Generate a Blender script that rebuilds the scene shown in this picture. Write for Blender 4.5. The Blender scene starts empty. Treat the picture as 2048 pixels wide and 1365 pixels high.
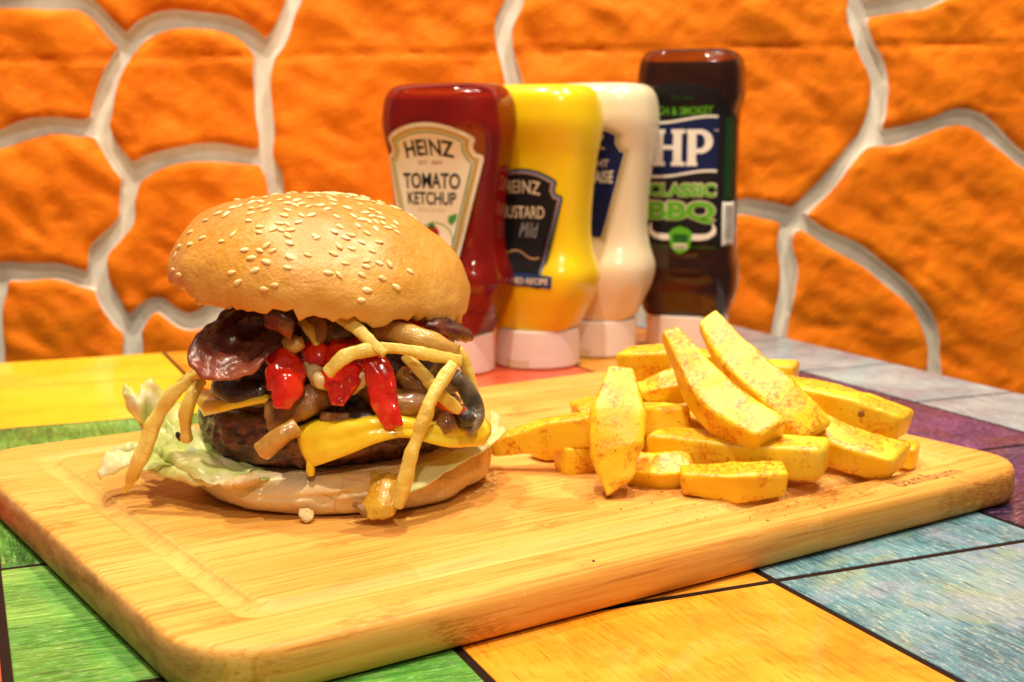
import bpy, bmesh, math, random
import numpy as np
from mathutils import Vector, Matrix, noise as mn
from mathutils.bvhtree import BVHTree
from mathutils.geometry import delaunay_2d_cdt

random.seed(7); np.random.seed(7)
sc = bpy.context.scene
COL = sc.collection
S = 0.01                       # everything below is written in centimetres

# ------------------------------------------------------------------ camera
FPX, PITCH, CAMH = 2570.0, math.radians(8.9), 14.7
cam_d = bpy.data.cameras.new('camera'); cam = bpy.data.objects.new('camera', cam_d); COL.objects.link(cam)
cam.location = (0, 0, CAMH*S); cam.rotation_euler = (math.radians(90)-PITCH, 0, 0)
cam_d.sensor_width = 36; cam_d.lens = FPX/2048*36; cam_d.clip_start = 0.01; cam_d.clip_end = 50
cam_d.dof.use_dof = True; cam_d.dof.focus_distance = 0.41; cam_d.dof.aperture_fstop = 18
sc.camera = cam
# ------------------------------------------------------------------ light
world = bpy.data.worlds.new('World'); sc.world = world; world.use_nodes = True
bg = world.node_tree.nodes['Background']; bg.inputs[0].default_value = (1.0, 0.86, 0.70, 1); bg.inputs[1].default_value = 0.10
def lamp(name, loc, watts, radius, color=(1, 0.87, 0.67)):
    l = bpy.data.lights.new(name, 'POINT'); l.energy = watts; l.shadow_soft_size = radius*S; l.color = color
    o = bpy.data.objects.new(name, l); COL.objects.link(o); o.location = [v*S for v in loc]; return o
lamp('ceiling_or_fill_lamp', (-46, 80, 150), 46, 3.0)
lamp('ceiling_or_fill_lamp', (34, 78, 160), 40, 3.0)
lamp('ceiling_or_fill_lamp', (58, 30, 165), 46, 2.5)
lamp('ceiling_or_fill_lamp', (-16, 6, 170), 64, 2.5)
lamp('ceiling_or_fill_lamp', (8, -80, 130), 26, 3.0)  # added fill, set low behind the camera to brighten under the bun
sc.view_settings.view_transform = 'Standard'; sc.view_settings.look = 'None'
sc.view_settings.exposure = 0.30; sc.view_settings.gamma = 1
sc.render.engine = 'CYCLES'
sc.cycles.use_denoising = True; sc.cycles.max_bounces = 10; sc.cycles.transparent_max_bounces = 8
sc.cycles.sample_clamp_indirect = 4

# ------------------------------------------------------------------ image <-> world (design-time measuring)
_s, _c = math.sin(PITCH), math.cos(PITCH)
def ray(x, y):
    u = (x-1024)/FPX; v = (y-682.5)/FPX
    return np.array((u, _c-v*_s, -(_s+v*_c)))
def at(x, y, z):
    r = ray(x, y); return r*((z-CAMH)/r[2]) + np.array((0, 0, CAMH))
def dep(x, y, Y):
    r = ray(x, y); return r*(Y/r[1]) + np.array((0, 0, CAMH))

# ------------------------------------------------------------------ object helpers
ORG = {}
def tag(o, label=None, cat=None, group=None, kind=None):
    if label: o['label'] = label
    if cat: o['category'] = cat
    if group: o['group'] = group
    if kind: o['kind'] = kind
    return o
def thing(name, loc, label, cat, group=None, rotz=0):
    o = bpy.data.objects.new(name, None); COL.objects.link(o); o.empty_display_size = 0.02
    o.location = [v*S for v in loc]; o.rotation_euler = (0, 0, rotz); ORG[o] = np.array(loc, float)
    return tag(o, label, cat, group)
def build(name, verts, faces, mats, parent=None, org=None, smooth=True, fmat=None, uv=None, local=False, sharp=None):
    """verts in cm, world unless local=True (then in the parent's frame)."""
    V = np.asarray(verts, float).reshape(-1, 3)
    if org is None: org = np.zeros(3) if local else (V.mean(0) if parent is None else ORG.get(parent, np.zeros(3)))
    org = np.asarray(org, float)
    me = bpy.data.meshes.new(name)
    me.from_pydata([tuple(v) for v in (V-org)*S], [], [tuple(int(i) for i in f) for f in faces])
    if not isinstance(mats, (list, tuple)): mats = [mats]
    for m in mats: me.materials.append(m)
    if fmat is not None: me.polygons.foreach_set('material_index', np.asarray(fmat, np.int32))
    if smooth: me.polygons.foreach_set('use_smooth', np.ones(len(me.polygons), bool))
    if uv is not None:
        l = me.uv_layers.new(name='UVMap'); li = np.zeros(len(me.loops), np.int32); me.loops.foreach_get('vertex_index', li)
        l.data.foreach_set('uv', np.asarray(uv, np.float32)[li].ravel())
    if sharp: me.set_sharp_from_angle(angle=math.radians(sharp))
    me.validate(); me.update()
    o = bpy.data.objects.new(name, me); COL.objects.link(o)
    if parent is not None:
        o.parent = parent
        o.location = org*S if local else (org-ORG.get(parent, np.zeros(3)))*S
        ORG[o] = org
    else:
        o.location = org*S; ORG[o] = org
    return o
def cr(P, k):
    P = np.asarray(P, float)
    Q = np.concatenate([2*P[:1]-P[1:2], P, 2*P[-1:]-P[-2:-1]])
    out = []
    for i in range(len(P)-1):
        a, b, c, d = Q[i:i+4]
        for j in range(k):
            t = j/k
            out.append(0.5*((2*b)+(c-a)*t+(2*a-5*b+4*c-d)*t*t+(3*b-a-3*c+d)*t**3))
    out.append(P[-1]); return np.array(out)
def fbm(p, sc_, o=3, seed=0.0):
    return mn.fractal(Vector((p[0]/sc_+seed, p[1]/sc_+seed*1.7, p[2]/sc_-seed)), 1.0, 2.0, o)
def nz(p, sc_, seed=0.0):
    return mn.noise(Vector((p[0]/sc_+seed, p[1]/sc_+seed*1.7, p[2]/sc_-seed)))
def grid_faces(n, m, off=0, flip=False, wrap=False):
    F = []
    for i in range(n-1):
        for j in range(m if wrap else m-1):
            a, b = off+i*m+j, off+i*m+(j+1) % m; c, d = b+m, a+m
            F.append((a, d, c, b) if flip else (a, b, c, d))
    return F
def vnormals(G):
    du = np.gradient(G, axis=0); dv = np.gradient(G, axis=1)
    n = np.cross(du, dv); n /= (np.linalg.norm(n, axis=2, keepdims=True)+1e-9); return n
def patch(name, ctrl, mat, parent, ku=6, kv=6, thick=0.12, amp=0.03, nscale=0.7, seed=0.0, px=True, edge=0.0, mats=None):
    """smooth sheet with thickness through a grid of control points (pixel x, pixel y, depth)."""
    C = np.array([[dep(*p) if px else p for p in row] for row in ctrl], float)
    G = cr(C, ku); G = np.swapaxes(cr(np.swapaxes(G, 0, 1), kv), 0, 1)
    n, m = G.shape[:2]; N = vnormals(G)
    iu = np.linspace(0, 1, n); iv = np.linspace(0, 1, m)
    A, B = np.zeros((n, m, 3)), np.zeros((n, m, 3))
    for i in range(n):
        for j in range(m):
            p = G[i, j]; w = fbm(p, nscale, 3, seed)*amp
            e = min(iu[i], 1-iu[i], iv[j], 1-iv[j])
            if edge: p = p + np.array((0, 0, 1))*nz(p, 0.35, seed+3)*edge*max(0, 1-e*8)
            d = min(i, n-1-i, j, m-1-j)
            th = thick*(0.3 if d == 0 else (0.8 if d == 1 else 1.0))*(1+0.25*nz(p, 0.9, seed+9))
            A[i, j] = p+N[i, j]*(w+th/2); B[i, j] = p+N[i, j]*(w-th/2)
    V = np.concatenate([A.reshape(-1, 3), B.reshape(-1, 3)])
    F = grid_faces(n, m)+grid_faces(n, m, n*m, True); o = n*m
    rim = [j for j in range(m)]+[i*m+m-1 for i in range(1, n)]+[(n-1)*m+j for j in range(m-2, -1, -1)]+[i*m for i in range(n-2, 0, -1)]
    for a, b in zip(rim, rim[1:]+rim[:1]): F.append((b, a, a+o, b+o))
    uv = np.array([(iv[j], iu[i]) for i in range(n) for j in range(m)]*2)
    return build(name, V, F, mat, parent, uv=uv)
def ribbon(name, path, widths, mat, parent, bow=0.2, thick=0.16, up=(0, -1, 0.25), px=True, k=6, nw=9, amp=0.04, seed=0.0, twist=0):
    P = np.array([dep(*p) if px else p for p in path], float)
    n0 = len(P); C = cr(P, k); n = len(C)
    W = np.interp(np.linspace(0, n0-1, n), np.arange(n0), widths)
    T = np.gradient(C, axis=0); T /= np.linalg.norm(T, axis=1, keepdims=True)
    rows = []
    for i in range(n):
        u = np.array(up, float); u = u-T[i]*u.dot(T[i]); u /= np.linalg.norm(u)
        a = twist*(i/(n-1)-0.5); s = np.cross(T[i], u); u, s = u*math.cos(a)+s*math.sin(a), s*math.cos(a)-u*math.sin(a)
        row = []
        for j in range(nw):
            t = j/(nw-1)*2-1
            row.append(C[i]+s*t*W[i]/2*(1+0.10*nz(C[i]+s*t, 0.6, seed+5))-u*bow*t*t*(W[i]/max(widths)))
        rows.append(row)
    return patch(name, rows, mat, parent, 1, 1, thick, amp, 0.6, seed, False)
def sweep(name, path, w, h, mat, parent=None, px=True, k=5, ns=16, n_exp=4.0, roll=0.0, amp=0.05, nscale=0.8, seed=0.0,
          taper=None, endcut=(0, 0), up=(0, 0, 1), org=None, amp2=0.015):
    """rounded-rectangle bar swept along a path; endcut shears each end like a knife cut."""
    P = np.array([dep(*p) if px else p for p in path], float)
    C = cr(P, k) if len(P) > 2 else np.array([P[0]+(P[1]-P[0])*t for t in np.linspace(0, 1, k*2+1)])
    n = len(C); T = np.gradient(C, axis=0); T /= np.linalg.norm(T, axis=1, keepdims=True)
    L = np.linalg.norm(np.diff(C, axis=0), axis=1).sum()
    tp = np.interp(np.linspace(0, 1, n), np.linspace(0, 1, len(taper)), taper) if taper else np.ones(n)
    rings = []; st = []
    rr = min(w, h)*0.16
    seq = [(0, -1.0, 0.05), (0, -1.0, 0.55), (0, -0.95, 0.82), (0, -0.6, 0.95)]+[(i, 0, 1.0) for i in range(n)]+[(n-1, 0.6, 0.95), (n-1, 0.95, 0.82), (n-1, 1.0, 0.55), (n-1, 1.0, 0.05)]
    for (i, ext, scl) in seq:
        u = np.array((0, -1, 0.0)) if np.abs(T@np.array(up, float)).max() > 0.9 else np.array(up, float)
        u = u-T[i]*u.dot(T[i]); u /= np.linalg.norm(u); s = np.cross(T[i], u)
        u, s = u*math.cos(roll)+s*math.sin(roll), s*math.cos(roll)-u*math.sin(roll)
        f = i/(n-1)
        cut = endcut[0]*max(0, 1-f*2.2)+endcut[1]*max(0, 1-(1-f)*2.2)*-1
        ring = []
        for q in range(ns):
            a = 2*math.pi*q/ns; ca, sa = math.cos(a), math.sin(a)
            x = math.copysign(abs(ca)**(2/n_exp), ca)*w/2*tp[i]*scl; y = math.copysign(abs(sa)**(2/n_exp), sa)*h/2*tp[i]*scl
            p = C[i]+s*x+u*y+T[i]*(ext*rr+cut*x)
            d = (p-C[i]); d = d/(np.linalg.norm(d)+1e-9)
            p = p+d*(fbm(p, nscale, 2, seed)*amp+nz(p, 0.22, seed+4)*amp2)
            ring.append(p)
        rings.append(ring)
    V = np.array(rings).reshape(-1, 3); m = len(rings)
    F = grid_faces(m, ns, 0, False, True)+[tuple(range(ns))[::-1], tuple((m-1)*ns+i for i in range(ns))]
    return build(name, V, F, mat, parent, org=org)
def lathe(prof, ns=64):
    V = []; 
    for r, z in prof:
        for q in range(ns):
            a = 2*math.pi*q/ns; V.append((r*math.cos(a), r*math.sin(a), z))
    m = len(prof); F = grid_faces(m, ns, 0, False, True)+[tuple(range(ns))[::-1], tuple((m-1)*ns+i for i in range(ns))]
    return np.array(V, float), F

# ------------------------------------------------------------------ material helpers
class NB:
    def __init__(s, name):
        s.m = bpy.data.materials.new(name); s.m.use_nodes = True; s.t = s.m.node_tree; s.b = s.t.nodes['Principled BSDF']; s.L = s.t.links
    def n(s, typ, **k):
        x = s.t.nodes.new(typ)
        for a, b in k.items(): setattr(x, a, b)
        return x
    def put(s, sock, v):
        if isinstance(v, bpy.types.NodeSocket): s.L.new(v, sock)
        elif isinstance(v, (tuple, list)) and len(v) == 3 and sock.type == 'RGBA': sock.default_value = (*v, 1)
        else: sock.default_value = v
    def co(s, scale=(1, 1, 1), rot=(0, 0, 0), kind='Object', rnd=False):
        tc = s.n('ShaderNodeTexCoord'); mp = s.n('ShaderNodeMapping'); o = tc.outputs[kind]
        k = 100 if kind == 'Object' else 1
        mp.inputs['Rotation'].default_value = rot
        mp2 = s.n('ShaderNodeMapping'); mp2.inputs['Scale'].default_value = [v*k for v in scale]
        s.L.new(o, mp.inputs[0]); s.L.new(mp.outputs[0], mp2.inputs[0]); out = mp2.outputs[0]
        if rnd:
            oi = s.n('ShaderNodeObjectInfo'); vm = s.n('ShaderNodeVectorMath', operation='MULTIPLY_ADD')
            s.L.new(oi.outputs['Random'], vm.inputs[0]); vm.inputs[1].default_value = (37, 71, 53); s.L.new(out, vm.inputs[2]); out = vm.outputs[0]
        return out
    def noise(s, vec, scale=1, detail=3, rough=0.5, dist=0):
        x = s.n('ShaderNodeTexNoise'); s.L.new(vec, x.inputs['Vector']); x.inputs['Scale'].default_value = scale
        x.inputs['Detail'].default_value = detail; x.inputs['Roughness'].default_value = rough; x.inputs['Distortion'].default_value = dist
        return x.outputs['Fac']
    def voro(s, vec, scale=1, feature='F1', out='Distance'):
        x = s.n('ShaderNodeTexVoronoi', feature=feature); s.L.new(vec, x.inputs['Vector']); x.inputs['Scale'].default_value = scale
        return x.outputs[out]
    def ramp(s, fac, stops):
        x = s.n('ShaderNodeValToRGB'); s.L.new(fac, x.inputs[0]); e = x.color_ramp.elements
        while len(e) < len(stops): e.new(0.5)
        for q, (p, c) in zip(e, stops):
            q.position = p; q.color = (c, c, c, 1) if isinstance(c, (int, float)) else (*c, 1)
        return x.outputs[0]
    def mix(s, fac, a, b, mode='MIX'):
        x = s.n('ShaderNodeMix', data_type='RGBA', blend_type=mode); s.put(x.inputs[0], fac); s.put(x.inputs[6], a); s.put(x.inputs[7], b)
        return x.outputs[2]
    def math(s, op, a, b=0.0):
        x = s.n('ShaderNodeMath', operation=op); s.put(x.inputs[0], a); s.put(x.inputs[1], b); return x.outputs[0]
    def bump(s, h, strength=0.5, dist=0.05, prev=None):
        x = s.n('ShaderNodeBump'); s.L.new(h, x.inputs['Height']); x.inputs['Strength'].default_value = strength; x.inputs['Distance'].default_value = dist*S
        if prev: s.L.new(prev, x.inputs['Normal'])
        return x.outputs[0]
    def fin(s, color=None, rough=0.5, normal=None, sss=0, sssr=(0.3, 0.15, 0.08), coat=0, coatr=0.05, spec=None, trans=0, ior=None, metal=0):
        b = s.b.inputs
        if color is not None: s.put(b['Base Color'], color)
        s.put(b['Roughness'], rough)
        if normal is not None: s.L.new(normal, b['Normal'])
        if sss: b['Subsurface Weight'].default_value = sss; b['Subsurface Radius'].default_value = sssr; b['Subsurface Scale'].default_value = S
        if coat: s.put(b['Coat Weight'], coat); b['Coat Roughness'].default_value = coatr
        if spec is not None: b['Specular IOR Level'].default_value = spec
        if trans: b['Transmission Weight'].default_value = trans
        if ior: b['IOR'].default_value = ior
        if metal: b['Metallic'].default_value = metal
        return s.m
def plain(name, col, rough=0.5, **k): return NB(name).fin(col, rough, **k)

# ================================================================== WALL
def mat_stone():
    n = NB('orange_painted_plaster'); c = n.co(rot=(0, math.radians(35), 0), scale=(0.5, 1, 1.0)); c2 = n.co()
    a = n.noise(c, 0.5, 5, 0.6, 0.4); f = n.noise(c2, 3.0, 4, 0.6); fine = n.noise(c2, 9, 2, 0.5)
    col = n.ramp(a, [(0.28, (0.70, 0.135, 0.002)), (0.5, (0.83, 0.185, 0.003)), (0.72, (0.90, 0.235, 0.005))])
    col = n.mix(n.ramp(f, [(0.35, 0.0), (0.7, 0.25)]), col, (0.9, 0.27, 0.01))
    h = n.math('ADD', n.math('MULTIPLY', a, 1.0), n.math('MULTIPLY', f, 0.35))
    b = n.bump(h, 0.55, 0.3); b = n.bump(fine, 0.5, 0.06, b)
    return n.fin(col, 0.62, b, spec=0.15)
def mat_joint():
    n = NB('cream_joint_plaster'); c = n.co(); a = n.noise(c, 0.8, 4, 0.6); f = n.noise(c, 6, 3, 0.5)
    return n.fin(n.ramp(a, [(0.3, (0.76, 0.69, 0.60)), (0.7, (0.88, 0.83, 0.75))]), 0.75, n.bump(f, 0.4, 0.06), spec=0.2)
M_STONE, M_JOINT = mat_stone(), mat_joint()
WS = 0.12; WN = np.array((WS, -1, 0))/math.hypot(1, WS); WU = np.array((1, WS, 0))/math.hypot(1, WS); WO = np.array((16, 107.6, 0.))
def wallpt(x, y):
    r = ray(x, y); o = np.array((0, 0, CAMH)); t = (WO-o).dot(WN)/r.dot(WN); p = o+r*t
    return ((p-WO).dot(WU), p[2])
JOINTS = [
 [(-700,-20),(-300,30),(-150,12),(0,4),(110,3),(165,6),(200,30),(230,62),(262,95)],
 [(262,95),(290,62),(340,42),(400,44),(470,57),(505,78),(532,108)],
 [(532,108),(560,75),(578,30),(590,0),(600,-70),(650,-150)],
 [(262,95),(236,140),(216,190),(203,252)],
 [(203,252),(170,258),(110,250),(50,262),(0,282),(-80,300),(-250,270),(-700,300)],
 [(203,252),(220,290),(245,325),(268,352)],
 [(268,352),(310,326),(370,310),(430,306),(500,312),(533,316)],
 [(532,108),(525,160),(528,220),(535,270),(533,316),(549,350),(558,400),(572,480),(545,560)],
 [(545,560),(470,585),(440,607),(410,632),(378,640),(350,627),(320,607),(292,622),(268,660)],
 [(268,352),(258,400),(255,440),(230,472),(203,505),(205,562)],
 [(205,562),(170,556),(120,541),(60,541),(5,541),(-120,560),(-400,530),(-700,560)],
 [(5,541),(-4,620),(0,720),(10,880),(-30,1100)],
 [(205,562),(225,602),(246,637),(268,660),(268,720),(255,850),(300,1000),(280,1100)],
 [(545,560),(600,620),(720,650),(900,610),(1100,640),(1283,610)],
 [(720,650),(700,760),(740,900),(720,1100)],
 [(1000,-200),(1045,-80),(1028,0),(1006,45),(1006,92),(1020,150),(1031,205),(1045,330),(1100,420),(1190,450),(1280,440)],
 [(1280,440),(1380,425),(1475,413),(1490,413),(1530,420),(1580,432)],
 [(1280,440),(1296,520),(1283,610),(1290,690),(1280,850),(1300,1100)],
 [(1690,-200),(1680,-80),(1706,0),(1702,30),(1715,80),(1745,145),(1750,190),(1738,248),(1722,280)],
 [(1712,22),(1760,18),(1810,10),(1850,-2),(1950,-60),(2000,-200)],
 [(1722,280),(1780,274),(1840,255),(1900,235),(1950,246),(1990,282),(2048,328),(2130,360),(2300,330),(2800,380)],
 [(1722,280),(1690,312),(1640,372),(1580,432)],
 [(1580,432),(1561,482),(1569,540),(1561,600),(1550,668),(1555,760),(1530,900),(1560,1100)],
 [(1580,432),(1640,472),(1720,515),(1790,570),(1836,622),(1855,680),(1857,745),(1850,860),(1870,1100)],
 [(-700,-170),(-200,-150),(300,-190),(650,-150),(1000,-200),(1350,-160),(1690,-200),(2000,-200),(2300,-150),(2800,-170)],
 [(-700,1110),(0,1090),(700,1120),(1500,1090),(2100,1120),(2800,1100)],
 [(2300,330),(2280,600),(2330,800),(2290,1110)], [(-400,530),(-380,800),(-420,1110)],
 [(-300,30),(-320,-90),(-290,-160)],[(-250,270),(-300,150),(-300,30)],[(2300,-150),(2340,80),(2300,330)]]
def build_wall():
    segs = []
    for j in JOINTS:
        P = cr(np.array([wallpt(*p) for p in j]), 4); segs += list(zip(P[:-1], P[1:]))
    res = 0.35; us = np.arange(-74, 62, res); zs = np.arange(-16, 42, res)
    U, Z = np.meshgrid(us, zs, indexing='ij'); Q = np.stack([U, Z], -1)
    D = np.full(U.shape, 1e9); G = np.zeros(Q.shape)
    for a, b in segs:
        ab = b-a; t = np.clip(((Q-a)@ab)/(ab@ab+1e-9), 0, 1); v = Q-(a+t[..., None]*ab); d = np.linalg.norm(v, axis=-1)
        m = d < D; D[m] = d[m]; G[m] = (v/(d[..., None]+1e-9))[m]
    HW = 0.67+0.07*np.sin(U*0.9+Z*0.4)+0.05*np.sin(Z*1.3-U*0.5)
    E = D-HW
    cen = (E[:-1, :-1]+E[1:, :-1]+E[:-1, 1:]+E[1:, 1:])/4
    ins = cen > 0; lab = np.zeros(ins.shape, int); k = 0
    n1, n2 = ins.shape
    for i in range(n1):
        for j in range(n2):
            if ins[i, j] and not lab[i, j]:
                k += 1; st = [(i, j)]; lab[i, j] = k
                while st:
                    a, b = st.pop()
                    for c, d in ((a+1, b), (a-1, b), (a, b+1), (a, b-1)):
                        if 0 <= c < n1 and 0 <= d < n2 and ins[c, d] and not lab[c, d]: lab[c, d] = k; st.append((c, d))
    zseam = lambda u: wallpt(0, 123)[1]+(u-wallpt(0, 123)[0])/(wallpt(1693, 94)[0]-wallpt(0, 123)[0])*(wallpt(1693, 94)[1]-wallpt(0, 123)[1])
    def P3(u, z, h): return WO+WU*u+np.array((0, 0, z))+WN*h
    # joint bed
    w = build('wall', [P3(-90, -40, 0), P3(75, -40, 0), P3(75, 60, 0), P3(-90, 60, 0), P3(-90, -40, -6), P3(75, -40, -6), P3(75, 60, -6), P3(-90, 60, -6)],
              [(0, 1, 2, 3), (5, 4, 7, 6), (0, 4, 5, 1), (3, 2, 6, 7), (1, 5, 6, 2), (4, 0, 3, 7)], M_JOINT, smooth=False, org=WO)
    tag(w, 'textured wall of orange plaster stones with cream joints', None, None, 'structure')
    for c in range(1, k+1):
        qs = np.argwhere(lab == c)
        if len(qs) < 60: continue
        idx = {}; V = []; F = []; FM = []
        edges = {}
        for i, j in qs:
            f = []
            for a, b in ((i, j), (i+1, j), (i+1, j+1), (i, j+1)):
                if (a, b) not in idx:
                    idx[(a, b)] = len(idx)
                f.append(idx[(a, b)])
            F.append(tuple(f)); FM.append(0)
            for e in zip(f, f[1:]+f[:1]):
                edges[tuple(sorted(e))] = None if tuple(sorted(e)) in edges else e
        bd = set()
        for e in edges.values():
            if e: bd.update(e)
        pts = [None]*len(idx)
        for (a, b), q in idx.items():
            u, z = U[a, b], Z[a, b]; e = E[a, b]
            if q in bd:
                if abs(e) < 0.6: u -= G[a, b][0]*e; z -= G[a, b][1]*e
                e = 0
            e = max(e, 0)
            p = (u, 0, z); pr = ((u*0.82-z*0.57)*0.5, c*3.1, (z*0.82+u*0.57))
            h = 1.35+0.25*nz(p, 5.0, c)+0.34*fbm(pr, 3.0, 2, c)-0.30*max(0, nz(pr, 1.7, c+5)-0.12)-0.30*math.exp(-(nz(pr, 2.1, c+9)/0.10)**2)*max(0, nz(p, 3.5, c+2)+0.15)+0.07*fbm(p, 0.9, 2, c)
            h -= 0.20*math.exp(-((z-zseam(u)-0.1*nz(p, 3))/0.22)**2)
            h -= 0.26*math.exp(-e/0.16)
            pts[q] = (u, z, h)
        V = [P3(*p) for p in pts]; nb = len(V); lo = {}
        for q in bd: lo[q] = len(V); u, z, h = pts[q]; V.append(P3(u, z, -0.05))
        for e in edges.values():
            if e: F.append((e[1], e[0], lo[e[0]], lo[e[1]])); FM.append(1)
        org = np.array(V).mean(0)
        build('stone', V, F, [M_STONE, M_JOINT], w, org=org, fmat=FM, sharp=48)
build_wall()

# ================================================================== TABLE
def mat_plank(name, cols, grain, contrast=1.0, fleck=0.0, fleckcol=(0.9, 0.9, 0.85), alt=None):
    n = NB(name); sw = lambda a, b: (a, b, 1) if grain == 'x' else (b, a, 1)
    c = n.co(scale=sw(0.16, 2.6), rnd=True); ci = n.co(rnd=True)
    g = n.noise(c, 1.6, 6, 0.75, 0.1); b = n.noise(ci, 0.20, 3, 0.5); fine = n.noise(n.co(scale=sw(0.9, 7.0), rnd=True), 1.2, 4, 0.75)
    m = n.math('ADD', n.math('MULTIPLY', g, 0.6*contrast), n.math('MULTIPLY', b, 0.7)); m = n.math('ADD', m, n.math('MULTIPLY', fine, 0.5*contrast)); m = n.math('SUBTRACT', m, 0.10+0.55*contrast-0.22)
    col = n.ramp(m, [(0.30, cols[0]), (0.50, cols[1]), (0.72, cols[2])])
    if alt:
        for q, ac in enumerate(alt): col = n.mix(n.ramp(n.noise(ci, 0.33+0.1*q, 3+q, 0.6, 0.5), [(0.50, 0.0), (0.66, 0.55)]), col, ac)
    if fleck:
        fl = n.noise(n.co(scale=sw(1.6, 8.0), rnd=True), 1.5, 4, 0.75)
        col = n.mix(n.ramp(fl, [(0.54, 0.0), (0.66, fleck)]), col, fleckcol)
    dk = n.noise(n.co(scale=sw(0.5, 8.0), rnd=True), 1.3, 4, 0.7)
    col = n.mix(n.ramp(dk, [(0.34, 0.7*contrast), (0.45, 0.0)]), col, tuple(v*0.3 for v in cols[0]))
    m_ = n.fin(col, 0.45, n.bump(fine, 0.7, 0.03), coat=0.42, coatr=0.05, spec=0.25)
    n.put(n.b.inputs['Coat Normal'], n.bump(n.noise(ci, 0.6, 2, 0.5), 0.10, 0.03))
    return m_
PAL = {
 'green': [(0.015, 0.10, 0.012), (0.08, 0.30, 0.035), (0.30, 0.54, 0.11)],
 'yellow': [(0.78, 0.42, 0.01), (0.88, 0.55, 0.02), (0.93, 0.64, 0.05)],
 'orange': [(0.60, 0.16, 0.006), (0.76, 0.28, 0.010), (0.85, 0.38, 0.025)],
 'red': [(0.50, 0.05, 0.015), (0.70, 0.09, 0.03), (0.78, 0.15, 0.06)],
 'blue': [(0.03, 0.11, 0.16), (0.11, 0.28, 0.36), (0.30, 0.45, 0.46)],
 'purple': [(0.012, 0.004, 0.03), (0.055, 0.014, 0.085), (0.18, 0.05, 0.20)],
 'paleblue': [(0.16, 0.20, 0.26), (0.32, 0.40, 0.46), (0.52, 0.62, 0.64)],
 'brown': [(0.20, 0.03, 0.01), (0.30, 0.06, 0.02), (0.40, 0.10, 0.03)]}
PM = {}
for k_, v_ in PAL.items():
    fl = {'blue': 0.45, 'purple': 0.45, 'green': 0.35, 'paleblue': 0.4}.get(k_, 0.1)
    fc = {'blue': (0.85, 0.85, 0.62), 'purple': (0.75, 0.55, 0.6), 'green': (0.75, 0.85, 0.45), 'paleblue': (0.9, 0.9, 0.85)}.get(k_, (0.95, 0.6, 0.15))
    ct = {'orange': 0.8, 'yellow': 0.5, 'red': 0.6}.get(k_, 1.1)
    al = {'blue': [(0.30, 0.36, 0.20), (0.28, 0.32, 0.46)], 'green': [(0.05, 0.22, 0.04)], 'purple': [(0.10, 0.02, 0.02)], 'paleblue': [(0.30, 0.27, 0.34)], 'orange': [(0.86, 0.46, 0.05)]}.get(k_)
    for g_ in 'xy': PM[k_+g_] = mat_plank('painted_wood_'+k_, v_, g_, ct, fl, fc, al)
M_GAP = plain('dark_table_joint', (0.016, 0.006, 0.004), 0.6, spec=0.1)
TA = math.radians(23.3)
table = thing('table', (0, 0, 0), 'table topped with glossy painted squares in green, yellow, orange, red, blue and purple', 'table', rotz=TA)
AE = [-36.0, -23.8, -11.7, 0.5, 12.7, 24.6, 36.9, 49.3, 56.6]
BE = [-1.0, 11.0, 22.8, 34.7, 46.3, 57.8, 69.8, 81.6, 91.2]
BE4 = [-1.0, 11.0, 22.8, 34.7, 45.6, 56.7, 67.5, 79.5, 91.2]
def boxv(x0, x1, y0, y1, z0, z1, b=0.05):
    V = []
    for z, i in ((z0, 0), (z1-b, 0), (z1, b)):
        V += [(x0+i, y0+i, z), (x1-i, y0+i, z), (x1-i, y1-i, z), (x0+i, y1-i, z)]
    F = [(3, 2, 1, 0), (8, 9, 10, 11)]
    for k in (0, 4):
        for j in range(4): F.append((k+j, k+(j+1) % 4, k+4+(j+1) % 4, k+4+j))
    return np.array(V, float), F
V, F = boxv(AE[0], AE[-1], BE[0], BE[-1], -3, -0.03, 0.01); build('table_base', V, F, M_GAP, table, local=True, smooth=False)
def colour(i, j):
    a = i
    if i <= 0: return 'blue' if j < 4 else 'purple'
    if i == 1: return 'brown' if j % 2 else 'red'
    if i == 2: return 'red' if j < 6 else 'brown'
    if i == 3: return 'green' if j <= 5 else 'yellow'
    if i == 4: return 'orange' if j <= 5 else 'orange'
    if i == 5: return 'blue' if j <= 3 else ('red' if j >= 5 else 'blue')
    if i == 6: return 'purple' if j <= 5 else 'orange'
    return 'paleblue'
GR = {(3, 2): 'x', (3, 3): 'x', (3, 4): 'y', (6, 4): 'y', (6, 5): 'x', (5, 2): 'y', (5, 3): 'y', (4, 2): 'y'}
for i in range(len(AE)-1):
    be = BE4 if i == 7 else BE
    for j in range(len(be)-1):
        g = 0.15+random.uniform(-0.04, 0.03)
        j1, j2 = random.uniform(-0.03, 0.03), random.uniform(-0.03, 0.03)
        x0, x1, y0, y1 = AE[i]+g+j1, AE[i+1]-g, be[j]+g+j2, be[j+1]-g
        if i == 7: x1 = AE[i+1]
        cc = np.array(((x0+x1)/2, (y0+y1)/2, 0))
        V, F = boxv(x0, x1, y0, y1, -1.0, random.uniform(-0.006, 0.0), 0.04)
        gd = GR.get((i, j), 'y' if (i*3+j*5) % 3 else 'x')
        build('plank', V, F, PM[colour(i, j)+gd], table, org=cc, local=True, smooth=False)

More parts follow.
